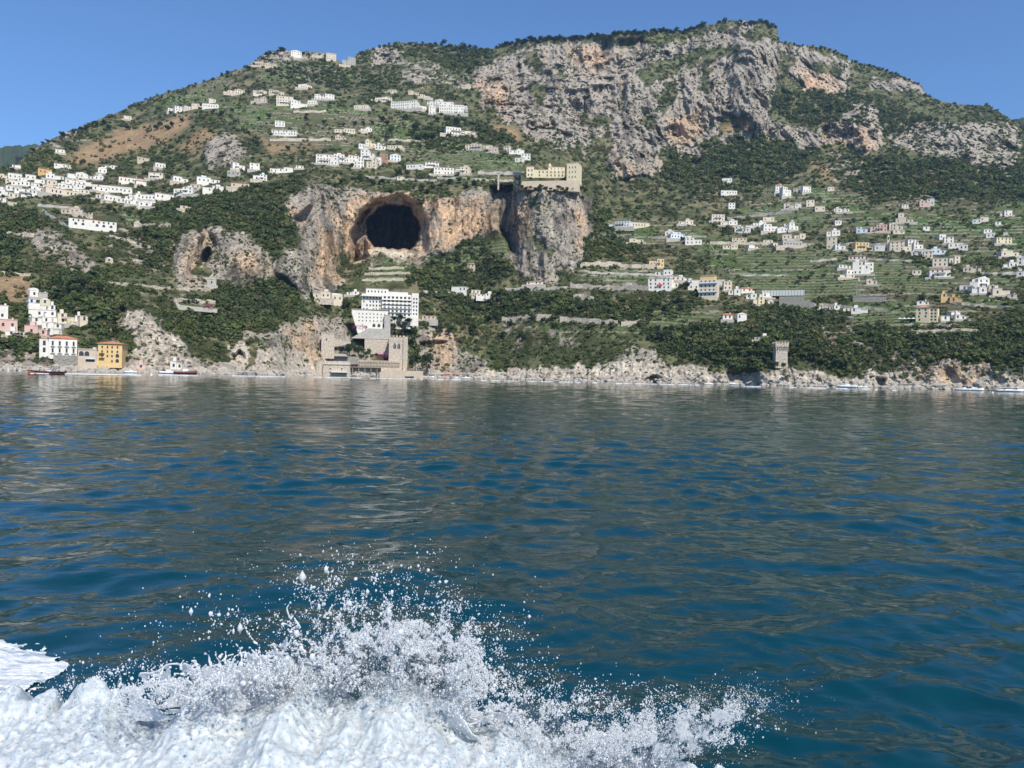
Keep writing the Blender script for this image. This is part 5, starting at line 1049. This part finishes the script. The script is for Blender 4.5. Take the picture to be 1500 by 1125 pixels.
def person(loc, rz, seated, shirt, label, parent_loc=None):
    me = pm[seated].copy(); me.materials.clear(); me.materials.append(SK); me.materials.append(CL[shirt]); me.materials.append(CL['dark_shirt'])
    lo, hi = (.22, .64) if seated else (1.0, 1.46)
    for p in me.polygons:
        z_ = p.center.z; p.material_index = 1 if lo < z_ < hi and p.center.x < .25 else (2 if z_ <= lo and (p.center.x < .42 if seated else z_ > .5) else 0); p.use_smooth = True
    o = link(bpy.data.objects.new('person', me)); o.location = loc; o.rotation_euler = (0, 0, rz); meta(o, label, 'person', 'people aboard the red boat')
    hb = MB(); hx, hz = (0.0, .86) if seated else (-.01, 1.67)
    for i in range(5):
        pass
    hb.cyl(hx-.01, 0, hz, hz+.09, .105, .05, 8); hb.build('hair', M_black, o, True)
    return o
# red boat crossing at the left
c = waterpt(68, 262); az = math.atan2(c.x, c.y); rz = math.pi-az-.12
rb = empty('speedboat', c, rz, 'long orange-red open speedboat with passengers heading left', 'speedboat'); L = 12.5
rb.scale = (.74, .74, .74)
hull(MB(), L, 3.0, .95, .6).build('hull', M_hullr, rb, True)
tb = MB(); tb.tube([(-L/2, -1.5, .95), (0, -1.52, .98), (L*.25, -1.3, 1.1), (L*.42, -.7, 1.35), (L*.5, 0, 1.55), (L*.42, .7, 1.35), (L*.25, 1.3, 1.1), (0, 1.52, .98), (-L/2, 1.5, .95)], .26, 8); tb.build('rubber_tube', M_black, rb, True)
MB().box(-1.6, -.4, -.5, .5, .7, 1.6).build('console', M_hullw, rb); MB().poly([(-.5, -.5, 1.6), (-.5, .5, 1.6), (-.9, .4, 2.1), (-.9, -.4, 2.1), (-.55, -.5, 1.6), (-.55, .5, 1.6), (-.95, .4, 2.1), (-.95, -.4, 2.1)], [(0, 1, 2, 3), (7, 6, 5, 4), (3, 2, 6, 7)]).build('windscreen', M_glass, rb)
for yy in (-.5, .5):
    e = MB().box(-L/2-.7, -L/2-.02, yy-.25, yy+.25, .5, 1.5, taper=.06); e.build('outboard_motor', M_black, rb)
b = MB()
for xx in (-3.6, -2.0):
    b.tube([(xx, -1.0, .9), (xx, -1.0, 2.5), (xx, 1.0, 2.5), (xx, 1.0, .9)], .05, 5)
b.build('roll_bar', M_metal, rb)
for i, xx in enumerate((-4.6, -3.1, .6)): MB().box(xx, xx+.6, -1.0, 1.0, .7, 1.15).build('bench', M_hullw, rb)
def onboat(lx, ly, lz): return c+Matrix.Rotation(rz, 3, 'Z') @ Vector((lx*.74, ly*.74, lz*.74))
PL = [(-4.4, -.6, 'white_shirt', 'person in a white shirt seated at the back of the red speedboat, near side'), (-4.4, .5, 'navy_shirt', 'person in a navy shirt seated at the back of the red speedboat, far side'), (-2.9, -.6, 'dark_shirt', 'person in dark top seated behind the helm of the red speedboat'), (-2.9, .5, 'pale_blue_shirt', 'person in pale blue seated behind the helm of the red speedboat'), (.8, -.4, 'red_shirt', 'person in red seated ahead of the console of the red speedboat')]
for (lx, ly, sh, lb) in PL: person(onboat(lx, ly, 1.1), rz, True, sh, lb)
person(onboat(-2.1, 0, .75), rz, False, 'white_shirt', 'person in a white shirt standing at the helm of the red speedboat')
# small boats near the shore
def small_boat(px, R0, L, label, deg, cab=True, colr=None):
    c = waterpt(px, R0); az = math.atan2(c.x, c.y); r = empty('motorboat', c, -az+math.radians(deg), label, 'boat', 'small boats along the shore')
    hull(MB(), L, L*.3, L*.12, .35).build('hull', colr or M_hullw, r, True)
    if cab: MB().box(-L*.15, L*.12, -L*.09, L*.09, L*.1, L*.22, taper=L*.02).build('cabin', M_hullw, r); MB().box(-L*.02, L*.125, -L*.085, L*.085, L*.135, L*.19, taper=L*.012).build('windscreen', M_glass, r)
    MB().box(-L*.5-.3, -L*.5+.05, -.2, .2, .2, .9).build('outboard_motor', M_black, r)
    return c
for a in [(247, 430, 9, 'white motorboat off the white beach house', 10), (272, 425, 11, 'dark-hulled wooden boat moored by the beach parasol', 8, True, mat('dark_red_hull', (.16, .05, .04), .5)), (192, 432, 6, 'small white boat near the pink beach cabin', 170), 
          (600, 545, 6, 'small dark boat before the pale quay wall', 5, False, M_black), (634, 550, 6, 'white boat right of the pale quay wall', 175), (683, 560, 6, 'white motorboat off the pebble beach bar, right side', 0), (1038, 490, 5, 'white motorboat under the pale cliffs', 5), (1075, 490, 6, 'white boat moored in front of the dark sea cave', 175),
          (1241, 470, 10, 'white yacht-like motorboat below the orange gully', 175), (1262, 478, 6, 'second white boat below the orange gully', 5), (1412, 470, 7, 'white motorboat left of the sailing boats', 178), (1428, 474, 8, 'larger white motorboat left of the sailing boats', 0)]: small_boat(*a)
def sailboat(px, R0, L, label, lean, deg):
    c = waterpt(px, R0); az = math.atan2(c.x, c.y); r = empty('sailing_boat', c, -az+math.radians(deg), label, 'sailing boat', 'sailing boats')
    hull(MB(), L, L*.26, L*.085, .3).build('hull', M_hullw, r, True); MB().box(-L*.15, L*.15, -L*.07, L*.07, L*.08, L*.12, taper=.15).build('cabin', M_hullw, r)
    m_ = MB().tube([(L*.06, 0, 0), (L*.06+lean, 0, L*1.15)], .09, 6); m_.tube([(L*.06+lean*.6-.9, 0, L*.69), (L*.06+lean*.6+.9, 0, L*.69)], .04, 4); m_.build('mast', M_metal, r)
    MB().tube([(L*.06, 0, L*.17), (-L*.36, 0, L*.18)], .12, 6).build('boom', M_rail, r); MB().tube([(L*.06+lean, 0, L*1.14), (L*.49, 0, L*.1)], .02, 3).tube([(L*.06+lean, 0, L*1.14), (-L*.49, 0, L*.1)], .02, 3).build('rigging', M_metal, r)
sailboat(1479, 440, 11, 'white sailing boat with leaning mast at the right edge', -2.0, 0); sailboat(1496, 455, 11, 'white sailing boat with upright mast cut by the right edge', 0, 4)
for i, (bx, br, cl) in enumerate(((12, 425, 'white'), (29, 425, 'white'), (222, 300, 'white'), (1197, 440, 'red'), (1311, 450, 'white'), (1333, 440, 'white'), (1454, 330, 'white'))):
    o = MB().cyl(0, 0, -.1, .35, .45, .35, 10).cyl(0, 0, .35, .8, .08, .05, 6).build('mooring_buoy', M_hullw if cl == 'white' else M_red, None, True); o.location = waterpt(bx, br); meta(o, f'{cl} mooring buoy floating {["at the far left, outer one","at the far left, inner one","between the wakes off the pink cabin","off the orange gully","below the big cream house","right of the rocks with a dark hole","in open water near the sailing boats"][i]}', 'buoy', 'mooring buoys')

# ------------------------------------------------------------------ wake streaks on the water
def streak(x0, x1, R0, R1, wd, seed, dens=.45):
    n = int(abs(x1-x0)*5); m_ = 12; g = np.random.default_rng(seed); xs = np.linspace(x0, x1, n); Rs = np.linspace(R0, R1, n)
    tw = np.linspace(-1, 1, m_); env = np.sin(np.linspace(0.05, math.pi-.05, n))**.5*wd
    d = dirs(xs, yh(xs)); V = []
    for j in range(m_): rr = Rs+tw[j]*env*(.6+.8*fbm(xs*.3, xs*0, xs*0, 3, seed)); V.append(np.stack([d[:, 0]*rr, d[:, 1]*rr, np.full(n, .10+.18*(1-tw[j]**2))+.12*vn(xs*2, tw[j]*3+xs*0, xs*0, seed)], -1))
    V = np.array(V); I = np.arange(n*m_).reshape(m_, n); Fc = np.stack([I[:-1, :-1], I[:-1, 1:], I[1:, 1:], I[1:, :-1]], -1).reshape(-1, 4)
    V = V.reshape(-1, 3); c = V[Fc].mean(1); k = fbm(c[:, 0]*.5, c[:, 1]*.3, c[:, 2]*0, 3, seed+5) > dens; return V, Fc[k]
for (a, lb) in (((95, 207, 268, 262, 7.5, 1, .22), 'bright white wake trailing behind the red speedboat'), ((44, 72, 257, 257, 3.2, 2, .2), 'white bow wave under the red speedboat'), ((232, 290, 290, 295, 4.0, 3, .32), 'white wake streak off the white beach house'), ((340, 418, 310, 320, 3.4, 4, .36), 'white wake streak off the orange-grey rocks'), ((460, 530, 330, 340, 3, 5, .4), 'faint wake streak off the stone bathing house'), ((538, 620, 335, 350, 3, 6, .4), 'faint wake streak off the pale quay wall'), ((640, 675, 345, 350, 1.4, 7, .46), 'short faint wake streak off the pebble beach'), ((705, 875, 330, 355, 3, 8, .38), 'long thin wake streak in the middle of the bay'), ((895, 1025, 335, 350, 2.8, 9, .4), 'long thin wake streak under the pale cliffs'), ((1060, 1115, 330, 340, 1.3, 10, .46), 'thin wake streak off the dark sea cave'), ((1145, 1290, 330, 345, 1.3, 11, .46), 'thin wake streak off the watchtower'), ((1300, 1325, 300, 305, 1.2, 12, .46), 'short wake streak below the right rocks')):
    V, Fc = streak(*a); meta(link(bpy.data.objects.new('boat_wake', npmesh('boat_wake', V, Fc, M_foam))), lb, 'wake', kind='stuff')

# ------------------------------------------------------------------ splash beside the boat
M_spl = bpy.data.materials.new('splash_foam'); M_spl.use_nodes = True
def splash_mat(M, base=(.57, .595, .61)):
    t = M.node_tree; b = t.nodes['Principled BSDF']; b.inputs['Roughness'].default_value = .45; b.inputs['Specular IOR Level'].default_value = .4; b.inputs['Subsurface Weight'].default_value = .7; b.inputs['Subsurface Radius'].default_value = (.05, .06, .07); b.inputs['Subsurface Scale'].default_value = 1.0
    geo = t.nodes.new('ShaderNodeNewGeometry'); 
    n = t.nodes.new('ShaderNodeTexNoise'); n.inputs['Scale'].default_value = 26; n.inputs['Detail'].default_value = 7; n.inputs['Roughness'].default_value = .65; t.links.new(geo.outputs['Position'], n.inputs['Vector'])
    cr = t.nodes.new('ShaderNodeValToRGB'); cr.color_ramp.elements[0].position = .36; cr.color_ramp.elements[0].color = (.34, .41, .45, 1); cr.color_ramp.elements[1].position = .62; cr.color_ramp.elements[1].color = (*base, 1); t.links.new(n.outputs[0], cr.inputs[0]); v2 = t.nodes.new('ShaderNodeTexVoronoi'); v2.inputs['Scale'].default_value = 34; t.links.new(geo.outputs['Position'], v2.inputs['Vector']); r2 = t.nodes.new('ShaderNodeMapRange'); r2.inputs[1].default_value = .10; r2.inputs[2].default_value = .26; r2.inputs[3].default_value = .62; r2.inputs[4].default_value = 1.0; t.links.new(v2.outputs[0], r2.inputs[0]); vm_ = t.nodes.new('ShaderNodeVectorMath'); vm_.operation = 'SCALE'; t.links.new(cr.outputs[0], vm_.inputs[0]); t.links.new(r2.outputs[0], vm_.inputs['Scale']); t.links.new(vm_.outputs[0], b.inputs['Base Color'])
    v = t.nodes.new('ShaderNodeTexVoronoi'); v.inputs['Scale'].default_value = 55; t.links.new(geo.outputs['Position'], v.inputs['Vector'])
    bp = t.nodes.new('ShaderNodeBump'); bp.inputs['Strength'].default_value = .4; bp.inputs['Distance'].default_value = .005; t.links.new(v.outputs[0], bp.inputs['Height'])
    bp2 = t.nodes.new('ShaderNodeBump'); bp2.inputs['Strength'].default_value = .4; bp2.inputs['Distance'].default_value = .02; t.links.new(n.outputs[0], bp2.inputs['Height']); t.links.new(bp.outputs[0], bp2.inputs['Normal']); t.links.new(bp2.outputs[0], b.inputs['Normal'])
splash_mat(M_spl)
YC = 4.15     # distance of the crest from the camera
CREST = [(-300, 1010), (0, 1000), (60, 1022), (130, 1018), (200, 1020), (270, 1018), (340, 1008), (400, 996), (450, 972), (490, 998), (540, 1012), (590, 998), (640, 1012), (700, 1045), (760, 1070), (830, 1090), (900, 1105), (980, 1105), (1060, 1120), (1120, 1150)]
def crest_z(x):   # crest height above the water as a function of world x at the crest distance
    px = 750+x/YC*F; py = np.interp(px, [a for a, b in CREST], [b for a, b in CREST]); return np.maximum(H-YC*(py-yh(px))/F, -.05)
def mound():
    nx, ny = 900, 300; xs = np.linspace(-4.6, 1.75, nx); ys = np.linspace(2.3, 4.75, ny); X, Y = np.meshgrid(xs, ys)
    cz = crest_z(X+.15*(fbm(X*1.5, Y*1.5, X*0, 3, 401)-.5))+(fbm(X*3.2, Y*2, X*0, 5, 403, .65)-.5)*.24; t = (Y-YC)
    prof = np.where(t < 0, 1-.62*ss(0, 1, -t/1.7)**1.0, 1-ss(0, .42, t)**.9)
    Z = (cz-.05)*prof
    big = (fbm(X*2.2+Y*.6, Y*2.0, X*0, 5, 411, .58)-.52)*.30; fine = (ridged(X*7, Y*7, X*0, 4, 421)-.6)*.03+(fbm(X*24, Y*25, X*0, 4, 431, .65)-.5)*.03
    amp = ss(0, .25, cz)
    Z = Z+(big*ss(0, .3, Z)+fine)*amp; DY = (fbm(X*3, Y*3, X*0+5, 3, 441)-.5)*.25*amp
    tip = ss(.52, .72, ridged(X*3.1, Y*1.3, X*0, 3, 451))*np.exp(-((t+.02)/.12)**2)*.10*amp; Z = Z+tip*(X > -3.2)*(X < .2)
    V = np.stack([X, Y+DY, Z], -1).reshape(-1, 3); I = np.arange(nx*ny).reshape(ny, nx); Fc = np.stack([I[:-1, :-1], I[:-1, 1:], I[1:, 1:], I[1:, :-1]], -1).reshape(-1, 4)
    c = V[Fc].mean(1); w_ = fbm(c[:, 0]*22, c[:, 1]*22, c[:, 2]*22, 4, 461, .6)
    thr = .60-.52*ss(-.02, .22, c[:, 2])-.1*(c[:, 1] < YC-.2)+.30*ss(.15, .42, c[:, 1]-YC)+.36*ss(-.1, 1.45, c[:, 0])+.06*ss(.3, .75, c[:, 2])
    keep = w_ > thr-.12
    return V, Fc[keep]
V, Fc = mound()
meta(link(bpy.data.objects.new('bow_splash', npmesh('bow_splash', V, Fc, M_spl, smooth=True))), 'white churning splash thrown up beside the boat in the foreground', 'splash', kind='stuff')
def droplets(name, n, fn, label, rmin, sig, stretch=1.0, seed=1, sub=1):
    g = np.random.default_rng(seed); P_ = fn(g, n); n = len(P_)
    import bmesh
    bm = bmesh.new(); bmesh.ops.create_icosphere(bm, subdivisions=sub, radius=1); me = bpy.data.meshes.new('t'); bm.to_mesh(me); bm.free(); v0 = np.array([v.co for v in me.vertices]); f0 = np.array([p.vertices for p in me.polygons]); bpy.data.meshes.remove(me)
    if rmin < .003: v0 = np.array([(1,0,0),(0,1,0),(-1,0,0),(0,-1,0),(0,0,1),(0,0,-1)], float); f0 = np.array([(0,1,4),(1,2,4),(2,3,4),(3,0,4),(1,0,5),(2,1,5),(3,2,5),(0,3,5)])
    r = rmin*np.exp(g.normal(0, sig, n)); r = np.clip(r, rmin*.45, .018)
    sc = g.uniform(.75, 1.35, (n, 1, 3)); sc[:, :, 2] *= g.uniform(.8, 1.6, (n, 1))*stretch
    irr = 1+g.normal(0, .14, (n, len(v0), 1)); V = P_[:, None, :]+v0[None]*irr*sc*r[:, None, None]
    Fc = (f0[None]+(np.arange(n)*len(v0))[:, None, None]).reshape(-1, 3)
    meta(link(bpy.data.objects.new(name, npmesh(name, V.reshape(-1, 3), Fc, M_drop, smooth=True))), label, 'spray', kind='stuff')
M_drop = mat('water_drops', (.93, .94, .95), .3, spec=.4)
_t = M_drop.node_tree; _tr = _t.nodes.new('ShaderNodeBsdfTranslucent'); _tr.inputs[0].default_value = (.93, .95, .96, 1); _mx = _t.nodes.new('ShaderNodeMixShader'); _mx.inputs[0].default_value = .6
_t.links.new(_t.nodes['Principled BSDF'].outputs[0], _mx.inputs[1]); _t.links.new(_tr.outputs[0], _mx.inputs[2]); _t.links.new(_mx.outputs[0], _t.nodes['Material Output'].inputs[0])
def px_cloud(g, blobs, n, dsp=.42):
    ws = np.array([b[0] for b in blobs]); ws = ws/ws.sum(); k = g.choice(len(blobs), n, p=ws); B = np.array([b[1:] for b in blobs])[k]
    a = g.normal(size=n); b_ = g.normal(size=n); th = np.radians(B[:, 4]); dx = a*B[:, 2]*np.cos(th)-b_*B[:, 3]*np.sin(th); dy = a*B[:, 2]*np.sin(th)+b_*B[:, 3]*np.cos(th)
    px, py = B[:, 0]+dx, B[:, 1]+dy; D = YC+g.normal(0, dsp*.5, n); p = at(px, py, D); ok = (p[:, 2] > 0.0) & (py < 1180)
    f = fbm(px*.06, py*.06, px*0, 3, 501); f2 = fbm(px*.22, py*.22, px*0, 2, 507); ok &= g.random(n) < (.12+1.2*ss(.40, .62, f))*(.35+.9*ss(.4, .6, f2)); return p[ok]
SPR = [(24, 565, 962, 75, 30, -4), (14, 625, 960, 42, 32, 35), (8, 470, 975, 60, 20, -14), (4, 560, 915, 60, 24, 0), (8, 340, 1000, 70, 15, -8), (6, 230, 1012, 70, 11, 0), (9, 680, 1000, 45, 28, 35), (10, 780, 1060, 75, 26, 14), (11, 890, 1095, 75, 22, -6), (6, 985, 1085, 50, 18, -18), (3, 860, 1035, 80, 22, 10), (1.2, 980, 1040, 80, 22, 5), (2.2, 540, 860, 80, 28, 0), (1.0, 360, 930, 80, 32, 0), (2.2, 650, 940, 80, 36, 20), (1.5, 200, 995, 80, 16, 0)]
droplets('spray_drops', 150000, lambda g, n: px_cloud(g, SPR, n), 'fine white spray droplets flying above the splash', .0021, .5, seed=2)
SP2 = [(4, 560, 935, 60, 28, 0), (3, 630, 960, 40, 25, 30), (2, 450, 950, 60, 22, 0), (2, 330, 990, 50, 14, 0), (1, 760, 1045, 70, 22, 20), (.6, 540, 860, 60, 24, 0), (.5, 370, 910, 40, 25, 0)]
droplets('large_drops', 1100, lambda g, n: px_cloud(g, SP2, n, .5), 'bigger white water drops hurled above the splash', .0052, .35, seed=3, sub=2)
FN = [(7, 910, 1085, 85, 20, -14), (5, 1010, 1068, 45, 13, -20), (5, 830, 1080, 70, 20, 0), (5, 610, 970, 60, 34, 20)]
droplets('mist_drops', 130000, lambda g, n: px_cloud(g, FN, n, .4), 'misty fine spray blown to the right end of the splash', .0016, .35, seed=4)
def ligaments():
    g = np.random.default_rng(9); b = MB()
    seeds = [(380, 958), (345, 985), (412, 915), (425, 905), (440, 920), (378, 945), (330, 968), (475, 905), (505, 890), (700, 1060), (690, 1040), (640, 970), (655, 940)]+[(g.uniform(230, 700), 0) for _ in range(240)]
    for i, (px, py) in enumerate(seeds):
        if py == 0: py = np.interp(px, [a for a, b_ in CREST], [b_ for a, b_ in CREST])-g.uniform(-14, 40)
        D = YC+g.uniform(-.12, .12); p = Vector(at(px, py, D)); d = Vector((g.normal(0, .6), g.normal(0, .25), g.uniform(.2, 1))).normalized(); L = g.uniform(.03, .11); n = 9
        pts = []; rr = []; q = p.copy()
        for j in range(n):
            pts.append(tuple(q)); d = (d+Vector((g.normal(0, .28), g.normal(0, .15), g.normal(-.05, .28)))).normalized(); q = q+d*(L/n); rr.append(max(.0016, .007*(1-j/n)*g.uniform(.5, 1.4)))
        rr[-1] = g.uniform(.004, .008); b.tube(pts, rr, 7)
    o = b.build('water_filaments', M_drop, None, True); meta(o, 'curling white water filaments torn off the splash crest', 'splash', kind='stuff')
ligaments()
def sheets():
    for L in range(3):
        g = np.random.default_rng(90+L); nx, nz = 620, 90; xs = np.linspace(-2.05, .05, nx); ts = np.linspace(0, 1, nz); X, T = np.meshgrid(xs, ts)
        cz = crest_z(X)-.05; hh = .05+.17*ss(.42, .68, fbm(X*2.3+L*7, X*0, X*0, 3, 700+L)); Z = cz-.05+hh*1.3*T; Y = YC-.10+.07*L+.10*(fbm(X*4, Z*4, X*0+L, 3, 710+L)-.5)-.10*T**2; Xd = X+.05*(fbm(X*6, Z*6, X*0+L, 3, 720+L)-.5)
        V = np.stack([Xd, Y, Z], -1).reshape(-1, 3); I = np.arange(nx*nz).reshape(nz, nx); Fc = np.stack([I[:-1, :-1], I[:-1, 1:], I[1:, 1:], I[1:, :-1]], -1).reshape(-1, 4)
        web = ridged(X*9+L*3, Z*8, X*0+L, 3, 730+L); tt_ = T; k = (web > .30+.42*tt_**.8)[:-1, :-1].ravel()
        o = link(bpy.data.objects.new('water_sheets', npmesh('water_sheets', V, Fc[k], M_drop, smooth=True))); so_ = o.modifiers.new('s', 'SOLIDIFY'); so_.thickness = .006
        meta(o, 'torn lacy water sheets rising from the splash crest', 'splash', 'layers of torn water sheets', 'stuff')
sheets()
def mist():
    M = bpy.data.materials.new('spray_mist'); M.use_nodes = True; t = M.node_tree; t.nodes.remove(t.nodes['Principled BSDF'])
    v = t.nodes.new('ShaderNodeVolumePrincipled'); v.inputs['Color'].default_value = (.97, .98, 1, 1); v.inputs['Density'].default_value = .7; v.inputs['Anisotropy'].default_value = .2
    t.links.new(v.outputs[0], t.nodes['Material Output'].inputs['Volume'])
    b = MB(); import bmesh; bm = bmesh.new(); bmesh.ops.create_icosphere(bm, subdivisions=3, radius=1); v0 = [v_.co.copy() for v_ in bm.verts]; f0 = [tuple(v_.index for v_ in f.verts) for f in bm.faces]; bm.free()
    obs = []
    for i, (px, py, sx, sz) in enumerate(((565, 965, .36, .20), (640, 985, .22, .17), (470, 990, .30, .11), (340, 1012, .34, .07), (760, 1070, .34, .12), (900, 1095, .36, .09), (1000, 1078, .17, .05))):
        c = Vector(at(px, py, YC)); q = MB().poly([(c.x+p.x*sx*(1+.2*math.sin(5*p.z+i)), c.y+p.y*.22, c.z+p.z*sz*(1+.25*math.sin(4*p.x+i*2))) for p in v0], f0)
        meta(q.build('spray_mist', M), 'fine white water mist hanging in the splash', 'mist', 'mist over the splash', 'stuff')
mist()
# foam sheet drifting at the left
def foam():
    nx, ny = 520, 420; X, Y = np.meshgrid(np.linspace(-5.6, -3.1, nx), np.linspace(4.55, 7.1, ny))
    px = 750+X/Y*F; u = (px-0)/125.0
    lim = np.interp(px, [-400, 0, 60, 95, 112, 124, 128], [942, 944, 948, 958, 975, 1000, 1020]); pyv = yh(px)+F*H/Y
    inside = (pyv < np.interp(px, [0, 30, 60, 128], [1060, 1040, 1012, 1004])) & (pyv > lim+(fbm(X*6, Y*3, X*0, 3, 602)-.5)*16) & (px < 128)
    Z = sea_z(X, Y)+.008+(ridged(X*2.5-Y*1.2, Y*9+X*2, X*0, 5, 611)-.5)*.022+(fbm(X*20, Y*45, X*0, 4, 621,.65)-.5)*.022
    V = np.stack([X, Y, Z], -1).reshape(-1, 3); I = np.arange(nx*ny).reshape(ny, nx); Fc = np.stack([I[:-1, :-1], I[:-1, 1:], I[1:, 1:], I[1:, :-1]], -1).reshape(-1, 4)
    k = inside[:-1, :-1].ravel() & ((fbm(X*9, Y*11, X*0, 4, 631)[:-1, :-1].ravel()) > (.0+.5*ss(40, 128, px)+.45*(1-ss(0, 16, pyv-lim))+.5*ss(985, 1012, pyv)*ss(20, 60, px))[:-1, :-1].ravel())
    return V, Fc[k]
M_fp = mat('floating_foam', (.66, .69, .72), .6, spec=.3); _t = M_fp.node_tree; _g = _t.nodes.new('ShaderNodeNewGeometry'); _m = _t.nodes.new('ShaderNodeMapping'); _m.inputs['Scale'].default_value = (1.6, 8, 1); _m.inputs['Rotation'].default_value = (0, 0, .25); _n = _t.nodes.new('ShaderNodeTexNoise'); _n.inputs['Scale'].default_value = 1.6; _n.inputs['Detail'].default_value = 9; _n.inputs['Roughness'].default_value = .72; _n.inputs['Distortion'].default_value = .6; _r = _t.nodes.new('ShaderNodeValToRGB'); _r.color_ramp.elements[0].position = .36; _r.color_ramp.elements[0].color = (.20, .28, .34, 1); _r.color_ramp.elements[1].position = .56; _r.color_ramp.elements[1].color = (.68, .70, .73, 1)
_t.links.new(_g.outputs['Position'], _m.inputs[0]); _t.links.new(_m.outputs[0], _n.inputs[0]); _t.links.new(_n.outputs[0], _r.inputs[0]); _t.links.new(_r.outputs[0], _t.nodes['Principled BSDF'].inputs['Base Color'])
V, Fc = foam(); meta(link(bpy.data.objects.new('foam_patch', npmesh('foam_patch', V, Fc, M_fp, smooth=True))), 'white foam patch floating on the water at the left', 'foam', kind='stuff')

# ------------------------------------------------------------------ air
def haze():
    b = MB().box(-3300, 3300, -3000, 3600, -1300, 690); me = bpy.data.meshes.new('haze'); me.from_pydata(b.v, [], b.f)
    M = bpy.data.materials.new('haze_air'); M.use_nodes = True; t = M.node_tree; t.nodes.remove(t.nodes['Principled BSDF'])
    v = t.nodes.new('ShaderNodeVolumePrincipled'); v.inputs['Color'].default_value = (.38, .66, 1, 1); v.inputs['Density'].default_value = HAZE; v.inputs['Anisotropy'].default_value = .3
    t.links.new(v.outputs[0], t.nodes['Material Output'].inputs['Volume']); me.materials.append(M)
    meta(link(bpy.data.objects.new('haze', me)), kind='stuff')
HAZE = 0.75e-4
haze()
